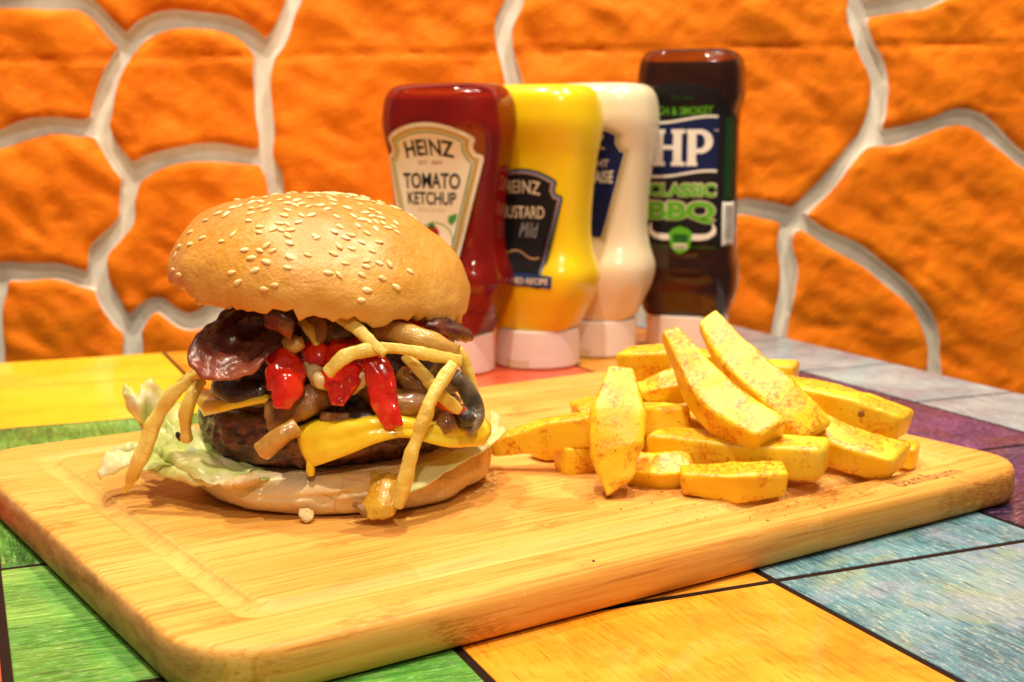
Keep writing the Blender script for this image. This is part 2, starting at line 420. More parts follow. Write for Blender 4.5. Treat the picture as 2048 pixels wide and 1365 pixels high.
# ================================================================== CHOPPING BOARD
def mat_bamboo(name, cut_face=False):
    n = NB(name); ci = n.co()
    sep = n.n('ShaderNodeSeparateXYZ'); n.L.new(ci, sep.inputs[0])
    yy = n.math('ADD', sep.outputs[1], n.math('MULTIPLY', sep.outputs[2], 0.9))
    def white(v):
        w = n.n('ShaderNodeTexWhiteNoise', noise_dimensions='1D'); n.L.new(v, w.inputs['W']); return w.outputs[0]
    row = n.math('FLOOR', n.math('MULTIPLY', sep.outputs[1], 0.52)); strip = white(row)
    # each strip is made of long lengths that start at different places
    ln = white(n.math('ADD', n.math('MULTIPLY', row, 7.3), n.math('FLOOR', n.math('MULTIPLY', n.math('ADD', sep.outputs[0], n.math('MULTIPLY', strip, 19.0)), 0.045))))
    g = n.noise(n.co(scale=(0.045, 2.2, 2.2)), 1.5, 6, 0.7); g2 = n.noise(n.co(scale=(0.08, 2.6, 2.6)), 2.2, 5, 0.7); big = n.noise(ci, 0.12, 3, 0.5)
    m = n.math('ADD', n.math('SUBTRACT', n.math('MULTIPLY', g, 0.85), 0.11), n.math('MULTIPLY', ln, 0.13)); m = n.math('ADD', m, n.math('MULTIPLY', big, 0.25))
    col = n.ramp(m, [(0.30, (0.58, 0.225, 0.030)), (0.48, (0.73, 0.35, 0.070)), (0.68, (0.80, 0.455, 0.125))])
    col = n.mix(n.ramp(g2, [(0.34, 0.75), (0.48, 0.0)]), col, (0.46, 0.16, 0.02))
    nd = n.ramp(n.noise(n.co(scale=(0.5, 1.1, 1.1)), 0.42, 2, 0.4), [(0.61, 0.0), (0.68, 0.75)])
    nf = n.ramp(n.noise(n.co(scale=(2.0, 8, 8)), 1.4, 2, 0.6), [(0.44, 1.0), (0.56, 0.0)])
    col = n.mix(n.math('MULTIPLY', nd, nf), col, (0.36, 0.12, 0.015))
    col = n.mix(n.math('MULTIPLY', nd, 0.35), col, (0.62, 0.24, 0.03))
    fr_ = n.math('FRACT', n.math('MULTIPLY', sep.outputs[1], 0.52)); col = n.mix(n.ramp(fr_, [(0.0, 0.45), (0.035, 0.0)]), col, (0.42, 0.15, 0.02))
    cut = n.noise(n.co(scale=(0.5, 9, 1), rot=(0, 0, 0.9)), 1.3, 2, 0.5); col = n.mix(n.ramp(cut, [(0.70, 0.0), (0.76, 0.30)]), col, (0.92, 0.66, 0.28))
    ef = n.noise(n.co(scale=(7, 7, 7)), 1.5, 2, 0.5)
    if cut_face: col = n.mix(0.22, col, (0.86, 0.56, 0.18))          # routed groove: paler open fibre
    gm = n.n('ShaderNodeNewGeometry'); vt = n.n('ShaderNodeVectorTransform', vector_type='NORMAL', convert_from='WORLD', convert_to='OBJECT'); n.L.new(gm.outputs['Normal'], vt.inputs[0])
    sx_ = n.n('ShaderNodeSeparateXYZ'); n.L.new(vt.outputs[0], sx_.inputs[0]); endg = n.ramp(n.math('ABSOLUTE', sx_.outputs[0]), [(0.55, 0.0), (0.9, 0.85)])
    ecol = n.ramp(n.noise(n.co(scale=(1, 0.7, 2.2)), 1.0, 4, 0.7), [(0.35, (0.20, 0.10, 0.025)), (0.6, (0.46, 0.27, 0.09))])    # darker end grain
    col = n.mix(endg, col, ecol)
    b = n.bump(g2, 0.35, 0.03); b = n.bump(ef, 0.12, 0.015, b)
    return n.fin(col, n.ramp(big, [(0.3, 0.40), (0.7, 0.6)]), b, spec=0.22)
M_BAM, M_BAM2 = mat_bamboo('bamboo'), mat_bamboo('routed_bamboo', True)
BA = math.radians(34.7); BC = np.array((-8.04, 30.97, 0)); BL, BW, BT = 36.5, 27.3, 1.5
be1 = np.array((math.cos(BA), math.sin(BA), 0)); be2 = np.array((-math.sin(BA), math.cos(BA), 0))
bcen = BC+be1*BL/2+be2*BW/2
def rrect(inset, z, R=2.7, nc=14, ne=26):
    hx, hy = BL/2-inset, BW/2-inset; r = max(R-inset, 0.75); P = []
    for k, (sx, sy) in enumerate(((1, 1), (-1, 1), (-1, -1), (1, -1))):
        cx, cy = sx*(hx-r), sy*(hy-r)
        for q in range(nc+1):
            a = math.pi/2*(k+q/nc); P.append((cx+r*math.cos(a), cy+r*math.sin(a), z))
        nx = ((-1, 1), (-1, -1), (1, -1), (1, 1))[k]; ncx, ncy = nx[0]*(hx-r), nx[1]*(hy-r)
        a = math.pi/2*(k+1); p0 = np.array(P[-1]); p1 = np.array((ncx+r*math.cos(a), ncy+r*math.sin(a), z))
        for q in range(1, ne): P.append(tuple(p0+(p1-p0)*q/ne))
    return P
prof = [(1.2, 0.0), (0.55, 0.0), (0.30, 0.04), (0.12, 0.14), (0.02, 0.34), (0.0, 0.60), (0.0, 1.02), (0.02, 1.20), (0.08, 1.36), (0.18, 1.46), (0.32, 1.5), (1.4, 1.5), (2.10, 1.5), (2.20, 1.485)]
for q in range(1, 10):
    t = q/10; prof.append((2.20+1.05*t, 1.5-0.30*math.sin(math.pi*t)**0.8))
prof += [(3.25, 1.485), (3.36, 1.5), (4.5, 1.5), (7, 1.5), (10, 1.5), (12.9, 1.5)]
V = []; 
for i, z in prof: V += rrect(i, z)
m_ = len(rrect(0, 0)); F = grid_faces(len(prof), m_, 0, False, True)+[tuple(range(m_))[::-1], tuple((len(prof)-1)*m_+i for i in range(m_))]
board = build('chopping_board', V, F, [M_BAM, M_BAM2], None, org=(0, 0, 0), fmat=[1 if 13 <= k//m_ < 23 else 0 for k in range(len(F))]); board.location = (bcen*S); board.rotation_euler = (0, 0, BA); ORG[board] = bcen
tag(board, 'rectangular bamboo chopping board with rounded corners and juice groove under the burger and fries', 'chopping board')

# ------------------------------------------------------------------ flat lettering helper
def text2d(body, size=1.0, bold=0.0, align='CENTER', spacing=1.0, shear=0.0, sub=0.3):
    cu = bpy.data.curves.new('t', 'FONT'); cu.body = body; cu.size = size; cu.offset = bold; cu.align_x = align; cu.space_character = spacing
    cu.shear = shear; cu.resolution_u = 4; cu.fill_mode = 'FRONT'
    o = bpy.data.objects.new('t', cu); COL.objects.link(o); bpy.context.view_layer.update()
    me = bpy.data.meshes.new_from_object(o.evaluated_get(bpy.context.evaluated_depsgraph_get()))
    bm = bmesh.new(); bm.from_mesh(me); bmesh.ops.triangulate(bm, faces=bm.faces)
    for _ in range(3):
        L = [e for e in bm.edges if e.calc_length() > sub]
        if not L: break
        bmesh.ops.subdivide_edges(bm, edges=L, cuts=1); bmesh.ops.triangulate(bm, faces=bm.faces)
    bm.verts.index_update()
    P = np.array([v.co[:2] for v in bm.verts]); F = [tuple(v.index for v in f.verts) for f in bm.faces]
    F = [f if np.cross(P[f[1]]-P[f[0]], P[f[2]]-P[f[0]]) > 0 else f[::-1] for f in F]
    bm.free(); COL.objects.unlink(o); bpy.data.objects.remove(o); bpy.data.curves.remove(cu); bpy.data.meshes.remove(me)
    return P, F
M_BURN = plain('burnt_engraving', (0.26, 0.08, 0.015), 0.7)
P, F = text2d('bambum', 1.15, 0.022, 'LEFT', 1.05)
w = P[:, 0].max(); P[:, 0] *= 3.9/w
V = [(x+28.6-BL/2, y+0.88-BW/2, 1.503) for x, y in P]
build('engraved_lettering', V, F, M_BURN, board, local=True, smooth=False)

# ================================================================== BOTTLES
def pal_mat(name, col, rough=0.5): return plain(name, col, rough, spec=0.18)
M_CAP = plain('white_cap_plastic', (0.86, 0.74, 0.68), 0.38, sss=0.15, sssr=(0.2, 0.15, 0.1))
LB = {k: pal_mat('label_'+k, v) for k, v in dict(cream=(0.80, 0.72, 0.56), gold=(0.52, 0.35, 0.06), green=(0.06, 0.28, 0.05), black=(0.012, 0.010, 0.012),
      red=(0.35, 0.02, 0.015), steel=(0.20, 0.24, 0.38), copper=(0.50, 0.24, 0.10), navy=(0.008, 0.014, 0.075), blue=(0.02, 0.045, 0.16), lime=(0.12, 0.42, 0.02),
      white=(0.86, 0.80, 0.70), pale=(0.72, 0.60, 0.40), grey=(0.30, 0.29, 0.28), faint=(0.62, 0.42, 0.30), darkgreen=(0.02, 0.12, 0.02)).items()}
class Bottle:
    def __init__(s, name, loc, phi, label, prof, nexp, cat='bottle'):
        s.root = thing(name, loc, label, cat, 'sauce bottles standing on their caps', rotz=-phi); s.n = nexp
        s.R = cr(np.array(prof, float), 5)       # rows: z, W, D
        ts = np.linspace(-math.pi, math.pi, 721); mid = len(s.R)//2
        zmid = (s.R[0][0]+s.R[-1][0])/2; W, D = s.wd(zmid)
        p = np.array([s.xs(t, W, D) for t in ts]); L = np.concatenate([[0], np.cumsum(np.linalg.norm(np.diff(p, axis=0), axis=1))])
        s.ts, s.L = ts, L-np.interp(0, ts, L)
    def wd(s, z): return np.interp(z, s.R[:, 0], s.R[:, 1]), np.interp(z, s.R[:, 0], s.R[:, 2])
    def xs(s, t, W, D):
        a, b = math.sin(t), math.cos(t); e = 2/s.n
        return np.array((W*math.copysign(abs(a)**e, a), -D*math.copysign(abs(b)**e, b)))
    def surf(s, u, z, off):
        z = z+getattr(s, 'zo', 0); t = np.interp(u+getattr(s, 'uo', 0), s.L, s.ts); W, D = s.wd(z)
        p = s.xs(t, W, D); q = s.xs(t+0.01, W, D)-s.xs(t-0.01, W, D); nn = np.array((q[1], -q[0])); nn /= np.linalg.norm(nn)+1e-9
        p = p+nn*off; return (p[0], p[1], z)
    def shell(s, name, mat, inset=0.0, ztop=None, ns=72, parent=None):
        V = []; rows = [r for r in s.R if ztop is None or r[0] < ztop]
        if ztop is not None: W, D = s.wd(ztop); rows += [(ztop, W, D), (ztop, W*0.5, D*0.5), (ztop, 0.02, 0.02)]
        for z, W, D in rows:
            for q in range(ns):
                p = s.xs(2*math.pi*q/ns, max(W-inset, 0.02), max(D-inset, 0.02)); V.append((p[0], p[1], z+(inset if z < 4 else -inset)*0.6))
        m = len(rows); F = grid_faces(m, ns, 0, False, True)+[tuple(range(ns))[::-1], tuple((m-1)*ns+i for i in range(ns))]
        return build(name, V, F, mat, parent or s.root, local=True)
    def cap(s, r, h):
        V, F = lathe([(0.02, 0), (r*0.9, 0), (r*0.97, 0.05), (r, 0.16), (r*0.997, 0.78), (r*0.990, 0.80), (r*0.990, 0.82), (r*0.996, 0.84), (r*0.99, h-0.72), (r*0.986, h-0.70), (r*0.989, h-0.68), (r*0.98, h-0.08), (r*0.95, h), (r*0.5, h+0.02), (0.02, h+0.02)])
        c = build('cap', V, F, M_CAP, s.root, local=True, sharp=25)
        # thumb notch of the flip lid, on the front
        V = []; F = []
        n_ = 7
        for z in (0.12, 0.62):
            for q in range(n_):
                a = math.radians(-90+(q-(n_-1)/2)*5.5); V.append(((r+0.015)*math.cos(a), (r+0.015)*math.sin(a), z))
        for q in range(n_-1): F.append((q, q+1, n_+q+1, n_+q))
        nt = build('lid_notch', V, F, LB['pale'], c, local=True); return c
    def poly(s, name, pts, mat, off, parent, z0=0, u0=0, res=0.4):
        pts = np.array(pts, float)
        P = [Vector(p) for p in pts]; mn_, mx_ = pts.min(0), pts.max(0)
        for x in np.arange(mn_[0]+res/2, mx_[0], res):
            for y in np.arange(mn_[1]+res/2, mx_[1], res): P.append(Vector((x, y)))
        r = delaunay_2d_cdt(P, [], [list(range(len(pts)))], 1, 1e-6)
        V = [s.surf(v[0]+u0, v[1]+z0, off) for v in r[0]]
        F = []
        for f in r[2]:
            a, b, c = [r[0][i] for i in f[:3]]
            F.append(f if (b-a).cross(c-a) > 0 else list(f)[::-1])
        used = sorted({i for f in F for i in f}); mp = {o: i for i, o in enumerate(used)}
        return build(name, [V[i] for i in used], [[mp[i] for i in f] for f in F], mat, parent, local=True)
    def text(s, body, size, mat, off, parent, u0, z0, width=None, bold=0.01, arch=0.0, shear=0.0, spacing=1.0, name='lettering', height=None, vertical=False):
        P, F = text2d(body, size, bold, 'CENTER', spacing, shear)
        P[:, 0] -= (P[:, 0].max()+P[:, 0].min())/2
        if width: P[:, 0] *= width/(P[:, 0].max()-P[:, 0].min())
        if height: P[:, 1] = (P[:, 1]-P[:, 1].min())*height/(P[:, 1].max()-P[:, 1].min())
        if vertical: P = np.stack([-P[:, 1], P[:, 0]], 1)
        P[:, 1] -= arch*P[:, 0]**2
        return build(name, [s.surf(x+u0, y+z0, off) for x, y in P], F, mat, parent, local=True, smooth=False)
def offset_poly(P, d):
    P = np.array(P, float); n = len(P); A = 0.5*sum(P[i][0]*P[(i+1) % n][1]-P[(i+1) % n][0]*P[i][1] for i in range(n)); sg = 1 if A > 0 else -1
    out = []
    for i in range(n):
        a, b, c = P[i-1], P[i], P[(i+1) % n]; e1 = (b-a)/np.linalg.norm(b-a); e2 = (c-b)/np.linalg.norm(c-b)
        n1 = np.array((-e1[1], e1[0]))*sg; n2 = np.array((-e2[1], e2[0]))*sg; nn = n1+n2; l = nn.dot(nn)
        out.append(b+nn*2/max(l, 1.2)*d)
    return out
def keystone(hs=3.2, ht=2.62, hb=1.75, L=8.8, arc=0.85, notch=2.0):
    R = [(hb, -L)]
    R += [(hs, -notch-0.25), (hs-0.05, -notch-0.02), (hs-0.22, -notch+0.08), (hs-0.45, -notch+0.14), (ht-0.02, -notch+0.4), (ht-0.02, -notch+0.62), (ht+0.1, -arc-0.25), (ht+0.06, -arc-0.05)]
    for q in range(1, 9):
        t = 1-q/8; u = (ht+0.02)*t; R.append((u, -arc*t*t))
    Lf = [(-u, v) for u, v in R[::-1] if u > 0.01]
    return R+Lf
def keystone_label(b, z0, layers, scale=1.0, parent_name='label', off=0.02):
    K = [(u*scale, v*scale) for u, v in keystone()]; base = None
    for i, (mat, d) in enumerate(layers):
        P = K if d == 0 else offset_poly(K, d*scale)
        o = b.poly(parent_name if i == 0 else 'label_border' if i < len(layers)-1 else 'label_field', P, LB[mat], off+0.012*i, base or b.root, z0)
        if base is None: base = o
    return base, off+0.012*len(layers)
# clear plastics and sauces
def mat_clear(name, col, rough=0.04):
    n = NB(name); return n.fin(col, rough, None, trans=1.0, ior=1.42, spec=0.5)
def mat_sauce(name, c1, c2, rough=0.25, sss=0.1):
    n = NB(name); a = n.noise(n.co(), 0.35, 3, 0.5); return n.fin(n.ramp(a, [(0.35, c1), (0.7, c2)]), rough, None, sss=sss, sssr=(0.4, 0.1, 0.05), coat=0.6, coatr=0.08)
M_KCLEAR = mat_clear('clear_red_tinted_plastic', (0.95, 0.50, 0.32)); M_KSAUCE = mat_sauce('ketchup', (0.26, 0.006, 0.003), (0.40, 0.012, 0.005))
M_BCLEAR = mat_clear('clear_brown_tinted_plastic', (0.80, 0.52, 0.36)); M_BSAUCE = mat_sauce('brown_sauce', (0.030, 0.007, 0.003), (0.060, 0.012, 0.005), sss=0)
M_MUS = plain('yellow_bottle_plastic', (0.90, 0.62, 0.006), 0.25, sss=0.2, sssr=(0.8, 0.5, 0.05), coat=0.3, coatr=0.12)
M_MAY = plain('cream_bottle_plastic', (0.88, 0.72, 0.48), 0.26, sss=0.2, sssr=(0.6, 0.4, 0.2), coat=0.3, coatr=0.12)
PROF = [(2.5, 2.55, 2.30), (3.0, 2.85, 2.45), (3.7, 3.20, 2.60), (4.8, 3.75, 2.85), (5.7, 3.98, 2.95), (6.4, 3.95, 2.85), (7.6, 3.62, 2.36), (9.0, 3.48, 2.22), (11.2, 3.60, 2.24), (13.4, 3.86, 2.32),
        (14.4, 4.02, 2.56), (15.6, 4.13, 2.98), (16.6, 4.05, 3.0), (17.4, 3.86, 2.88), (17.9, 3.5, 2.55), (18.14, 2.9, 2.0), (18.2, 1.4, 0.9), (18.2, 0.03, 0.02)]
# tomato ketchup
b = Bottle('sauce_bottle', (-3.95, 82.0, 0), math.radians(27), 'red tomato ketchup bottle with cream label, nearest the burger', PROF, 3.2)
sh = b.shell('body', M_KCLEAR); b.shell('sauce', M_KSAUCE, 0.13, 17.35, parent=sh)
b.cap(2.83, 2.55)
lab, o_ = keystone_label(b, 15.75, [('cream', 0), ('gold', 0.26), ('cream', 0.46), ('green', 0.54), ('cream', 0.62)])
b.text('HEINZ', 1.35, LB['black'], o_, lab, 0, 13.75, 3.1, 0.035, 0.075, height=1.0)
b.text('EST 1869', 0.34, LB['red'], o_, lab, 0, 13.2, 1.5, 0)
b.text('TOMATO', 1.3, LB['black'], o_, lab, 0, 11.72, 3.85, 0.03, 0.01, height=0.98)
b.text('KETCHUP', 1.1, LB['black'], o_, lab, 0, 10.72, 3.4, 0.025, 0.0, height=0.80)
b.text('grown not made', 0.32, LB['faint'], o_, lab, 0, 10.32, 1.9, 0)
def disc(r, n=20, sx=1, sy=1): return [(r*sx*math.cos(2*math.pi*i/n), r*sy*math.sin(2*math.pi*i/n)) for i in range(n)]
b.poly('tomato_picture', disc(0.52, 22, 1.05, 0.95), LB['red'], o_, lab, 8.95, 0.0)
b.poly('tomato_leaf', [(-0.3, 0.0), (-0.1, -0.1), (0, -0.25), (0.1, -0.1), (0.32, 0.0), (0.08, 0.08), (0.02, 0.3), (-0.06, 0.08)], LB['darkgreen'], o_+0.01, lab, 9.42, 0)
b.poly('leaf_picture', [(-0.4, -0.25), (-0.1, -0.5), (0.0, -0.3), (0.3, -0.25), (0.2, -0.05), (0.55, 0.25), (0.1, 0.25), (-0.35, 0.1)], LB['green'], o_, lab, 9.95, 1.55)
b.poly('leaf_picture', [(-0.35, 0.2), (-0.05, 0.1), (0.1, -0.2), (-0.15, -0.1)], LB['green'], o_, lab, 9.95, -1.45)
arc = [(1.25*math.cos(a), 1.0*math.sin(a)) for a in np.linspace(-0.6, 2.9, 26)]; arc2 = [(x*0.95, y*0.94) for x, y in arc[::-1]]
b.poly('vine_picture', arc+arc2, LB['green'], o_, lab, 8.65, 0.25, 3)
# mustard
b = Bottle('sauce_bottle', (1.67, 84.4, 0), math.radians(28), 'bright yellow mustard bottle with black label', PROF, 3.2)
b.shell('body', M_MUS); b.cap(2.83, 2.5)
lab, o_ = keystone_label(b, 12.9, [('black', 0), ('steel', 0.13), ('copper', 0.30), ('black', 0.38)], 0.86)
b.text('HEINZ', 1.1, LB['pale'], o_, lab, 0, 11.35, 2.6, 0.012, 0.075, height=0.82)
b.text('MUSTARD', 1.0, LB['pale'], o_, lab, 0, 9.75, 3.2, 0.012, height=0.78)
b.text('Mild', 1.1, LB['grey'], o_, lab, 0.55, 8.55, 1.35, 0.0, shear=0.35, height=0.95)
fl = [(-1.2+2.3*t, 0.25*math.sin(t*5.5)) for t in np.linspace(0, 1, 22)]; fl2 = [(x+0.05, y-0.07-0.05*math.sin(i/21*3.1)) for i, (x, y) in enumerate(fl)][::-1]
b.poly('flourish', fl+fl2, LB['copper'], o_, lab, 7.5, 0.2, 3)
rb = [(-1.95+3.9*t, 0.16*math.sin(t*math.pi)) for t in np.linspace(0, 1, 9)]; rb = rb+[(x, y-0.8) for x, y in rb[::-1]]
rib = b.poly('ribbon', rb, LB['blue'], o_+0.02, lab, 6.15, 0.2)
b.text('IMPROVED RECIPE', 0.5, LB['cream'], o_+0.035, lab, 0.2, 5.62, 3.5, 0.012, -0.0, height=0.40)
# mayonnaise
b = Bottle('sauce_bottle', (5.85, 88.9, 0), math.radians(27), 'cream coloured mayonnaise bottle with navy label, behind the yellow one', [(z*1.015, w*1.0, d) for z, w, d in PROF], 2.9)
b.shell('body', M_MAY); b.cap(2.83, 2.5)
lab, o_ = keystone_label(b, 16.0, [('pale', 0), ('gold', 0.2), ('white', 0.36), ('navy', 0.42)], 0.93)
b.text('HEINZ', 1.2, LB['pale'], o_, lab, 0, 14.2, 2.8, 0.012, 0.075, height=0.9)
b.text('LIGHT', 0.7, LB['cream'], o_, lab, 0.85, 12.9, 1.6, 0.01, height=0.5)
b.text('MAYONNAISE', 1.0, LB['cream'], o_, lab, -0.05, 11.85, 4.05, 0.02, height=0.82)
# barbecue sauce
PB = [(2.35, 2.75, 2.5), (2.7, 2.95, 2.65), (3.3, 3.15, 2.8), (4.2, 3.36, 2.95), (5.0, 3.42, 3.0), (5.8, 3.38, 2.95), (6.6, 3.22, 2.8), (8.0, 3.18, 2.74), (12, 3.18, 2.74), (16.0, 3.2, 2.76), (16.9, 3.26, 2.82), (17.5, 3.48, 3.02), (18.2, 3.56, 3.1),
      (19.4, 3.52, 3.05), (20.3, 3.3, 2.85), (20.75, 2.95, 2.5), (20.92, 2.3, 1.9), (20.98, 1.2, 0.9), (20.98, 0.03, 0.02)]
b = Bottle('sauce_bottle', (12.7, 92.3, 0), math.radians(18), 'tall dark brown barbecue sauce bottle with black and green label', [(z, w_*1.035, d) for z, w_, d in PB], 3.6); b.zo = 0.66; b.uo = -0.3
sh = b.shell('body', M_BCLEAR); b.shell('sauce', M_BSAUCE, 0.12, 20.0, parent=sh)
b.cap(2.97, 2.4)
top = [(2.75-5.5*t, 0.9*(1-(2*t-1)**2)) for t in np.linspace(0, 1, 15)]
lab = b.poly('label', [(-4.9, -10.3), (4.85, -10.3), (4.85, -1.4), (3.6, -1.0), (2.75, 0)]+top[1:-1]+[(-2.75, 0), (-3.6, -1.0), (-4.9, -1.4)], LB['black'], 0.03, b.root, 17.0, 0, 0.35)
sw = lambda z: [(-2.6+5.2*t, z+0.30*math.sin((t-0.5)*4.2)*(0.4+0.6*t)) for t in np.linspace(0, 1, 16)]
band = sw(15.35)+sw(11.65)[::-1]
b.poly('blue_band', band, LB['navy'], 0.045, lab)
for z in (15.35, 11.65): b.poly('swoosh', [(x, y+0.09) for x, y in sw(z)]+[(x, y-0.09) for x, y in sw(z)[::-1]], LB['white'], 0.058, lab, res=3)
def slabs(bt, rects, mat, off, parent, name, u0, z0, k=1.0):
    V = []; F = []
    for (x0, y0, x1, y1) in rects:
        nx = max(2, int((x1-x0)/0.2)+1); ny = max(2, int((y1-y0)/0.3)+1); o = len(V)
        for y in np.linspace(y0, y1, ny):
            for x in np.linspace(x0, x1, nx): V.append(bt.surf(x*k+u0, y*k+z0, off+len(F)*1e-5))
        F += grid_faces(ny, nx, o)
    return build(name, V, F, mat, parent, local=True, smooth=False)
slabs(b, [(-2.15, 0, -1.25, 0.28), (-2.02, 0.28, -1.38, 2.22), (-2.15, 2.22, -1.25, 2.5), (-1.38, 1.12, -0.68, 1.42), (-0.81, 0, 0.09, 0.28), (-0.68, 0.28, -0.04, 2.22), (-0.81, 2.22, 0.09, 2.5),
          (0.22, 0, 1.0, 0.28), (0.32, 0.28, 0.92, 2.22), (0.22, 2.22, 1.2, 2.5)], LB['white'], 0.062, lab, 'lettering', 0.25, 12.25)
V = []; F = []; ts_ = np.linspace(math.pi/2, -math.pi/2, 16)
for a in ts_: V.append(b.surf(0.25+1.2+0.85*math.cos(a), 12.25+1.68+0.82*math.sin(a), 0.064)); V.append(b.surf(0.25+1.15+0.36*math.cos(a), 12.25+1.68+0.50*math.sin(a), 0.064))
F = [(2*i, 2*i+1, 2*i+3, 2*i+2)[::-1] for i in range(15)]; build('lettering', V, F, LB['white'], lab, local=True, smooth=False)
slabs(b, [(0.92, 0.86, 1.42, 1.2), (0.9, 2.18, 1.42, 2.4)], LB['white'], 0.063, lab, 'lettering', 0.25, 12.25)
b.text('TM', 0.22, LB['white'], 0.06, lab, 2.5, 14.6, 0.3, 0)
b.text('Try me', 0.45, LB['darkgreen'], 0.05, lab, 0.2, 16.75, 1.4, 0, 0.08, shear=0.3)
b.text('RICH & SMOKEY', 0.9, LB['lime'], 0.05, lab, 0.1, 15.72, 4.3, 0.02, -0.02, height=0.56)
for t_, z, hh, ww in (('CLASSIC', 10.15, 0.92, 4.75), ('BBQ', 8.3, 1.55, 4.75)):
    b.text(t_, 1.2, LB['pale'], 0.05, lab, 0.2, z-0.05, ww+0.12, 0.10, height=hh+0.1); b.text(t_, 1.2, LB['lime'], 0.064, lab, 0.2, z, ww-0.06, 0.055, height=hh-0.04)
hr = [(0.55, -0.22), (1.3, -0.24), (1.9, -0.12), (2.35, 0.2), (2.42, 0.55), (2.2, 0.95), (2.12, 1.0), (2.15, 0.6), (2.0, 0.36), (1.7, 0.22), (1.2, 0.2), (0.55, 0.22)]
b.poly('horn_picture', hr, LB['white'], 0.055, lab, 7.35, 0.25); b.poly('horn_picture', [(-x, y) for x, y in hr[::-1]], LB['white'], 0.055, lab, 7.35, 0.25)
b.poly('shield_picture', [(-0.85, 0.3), (-0.5, 0.62), (0, 0.8), (0.5, 0.62), (0.85, 0.3), (0.65, -0.7), (0.3, -1.0), (0, -1.12), (-0.3, -1.0), (-0.65, -0.7)], LB['lime'], 0.06, lab, 7.3, 0.2)
b.poly('shield_centre', [(-0.52, -0.32), (0.52, -0.32), (0.52, 0.24), (-0.52, 0.24)], LB['darkgreen'], 0.068, lab, 7.3, 0.2)
b.poly('plaque', [(-0.45, -0.8), (0.45, -0.8), (0.45, -0.42), (-0.45, -0.42)], LB['cream'], 0.074, lab, 7.3, 0.2)
b.text('SAUCE', 0.3, LB['black'], 0.08, lab, 0.2, 6.55, 0.72, 0.01)
b.text('made in the', 0.36, LB['darkgreen'], 0.055, lab, -1.6, 6.55, 1.6, 0); b.text('smokehouse', 0.36, LB['darkgreen'], 0.055, lab, 1.75, 6.55, 1.7, 0)
slabs(b, [(3.15, 10.0+i*0.21, 3.15+random.uniform(0.6, 0.95), 10.09+i*0.21) for i in range(27)], LB['darkgreen'], 0.06, lab, 'small_print', 0, 0)
bc_ = b.poly('barcode', [(3.05, 6.75), (4.55, 6.75), (4.55, 10.4-0.6), (3.05, 10.4-0.6)], LB['white'], 0.05, lab)
z_ = 7.2; bars = []
while z_ < 9.5: t_ = random.choice((0.03, 0.05, 0.08)); bars.append((3.3, z_, 4.2, z_+t_)); z_ += t_+random.choice((0.04, 0.06))
slabs(b, bars, LB['grey'], 0.06, lab, 'barcode_bars', 0, 0)

# ================================================================== BURGER
BX, BY, BZ = -6.65, 49.3, 1.5
burger = thing('burger', (BX, BY, BZ), 'tall sesame bun burger with cheese, red pepper and lettuce on the bamboo board', 'burger')
def mat_bun(name, top=True):
    n = NB(name); c = n.co(); a = n.noise(c, 0.35, 4, 0.55); f = n.noise(c, 3.0, 4, 0.6); mic = n.noise(c, 14, 3, 0.6)
    gm = n.co(scale=(1, 1, 1)); sep = n.n('ShaderNodeSeparateXYZ'); n.L.new(gm, sep.inputs[0])
    if top:
        z = n.math('ADD', n.math('MULTIPLY', sep.outputs[2], 1.0), n.math('MULTIPLY', a, 4.2))
        zz = n.math('DIVIDE', n.math('SUBTRACT', z, 7.9), 6.0)
        col = n.ramp(zz, [(0.10, (0.74, 0.41, 0.10)), (0.34, (0.70, 0.34, 0.050)), (0.62, (0.64, 0.255, 0.022)), (0.95, (0.56, 0.165, 0.010))])
        col = n.mix(n.ramp(f, [(0.4, 0.0), (0.75, 0.35)]), col, (0.78, 0.46, 0.12))
        return n.fin(col, n.ramp(f, [(0.3, 0.30), (0.7, 0.5)]), n.bump(n.voro(c, 7.0), 0.25, 0.04, n.bump(mic, 0.5, 0.03, n.bump(f, 0.6, 0.08))), sss=0.08, sssr=(0.5, 0.25, 0.08), coat=0.12, coatr=0.25)
    m = n.math('ADD', n.math('MULTIPLY', a, 0.9), n.math('MULTIPLY', n.math('SUBTRACT', sep.outputs[2], 0.8), 0.20)); m = n.math('ADD', m, n.math('MULTIPLY', sep.outputs[0], 0.025))
    col = n.ramp(m, [(0.46, (0.88, 0.69, 0.40)), (0.64, (0.82, 0.54, 0.21)), (0.84, (0.66, 0.30, 0.05))])
    ck = n.ramp(n.voro(n.co(scale=(1, 1, 0.7)), 1.15, 'DISTANCE_TO_EDGE'), [(0.0, 0.0), (0.05, 1.0)]); ckm = n.ramp(a, [(0.48, 1.0), (0.6, 0.0)])
    col = n.mix(n.math('MULTIPLY', n.math('MULTIPLY', n.math('SUBTRACT', 1.0, ck), 0.5), n.math('SUBTRACT', 1.0, ckm)), col, (0.50, 0.24, 0.06))
    return n.fin(col, 0.55, n.bump(mic, 0.5, 0.03, n.bump(f, 0.6, 0.10)), sss=0.15, sssr=(0.5, 0.3, 0.12))
M_BUN, M_BUN2 = mat_bun('golden_bun_crust'), mat_bun('pale_bun_crust', False)
def mat_crumb():
    n = NB('bun_crumb'); c = n.co(); f = n.noise(c, 4, 4, 0.7); return n.fin(n.ramp(f, [(0.3, (0.66, 0.40, 0.14)), (0.7, (0.86, 0.66, 0.36))]), 0.8, n.bump(f, 0.9, 0.1), sss=0.1)
M_CRUMB = mat_crumb()
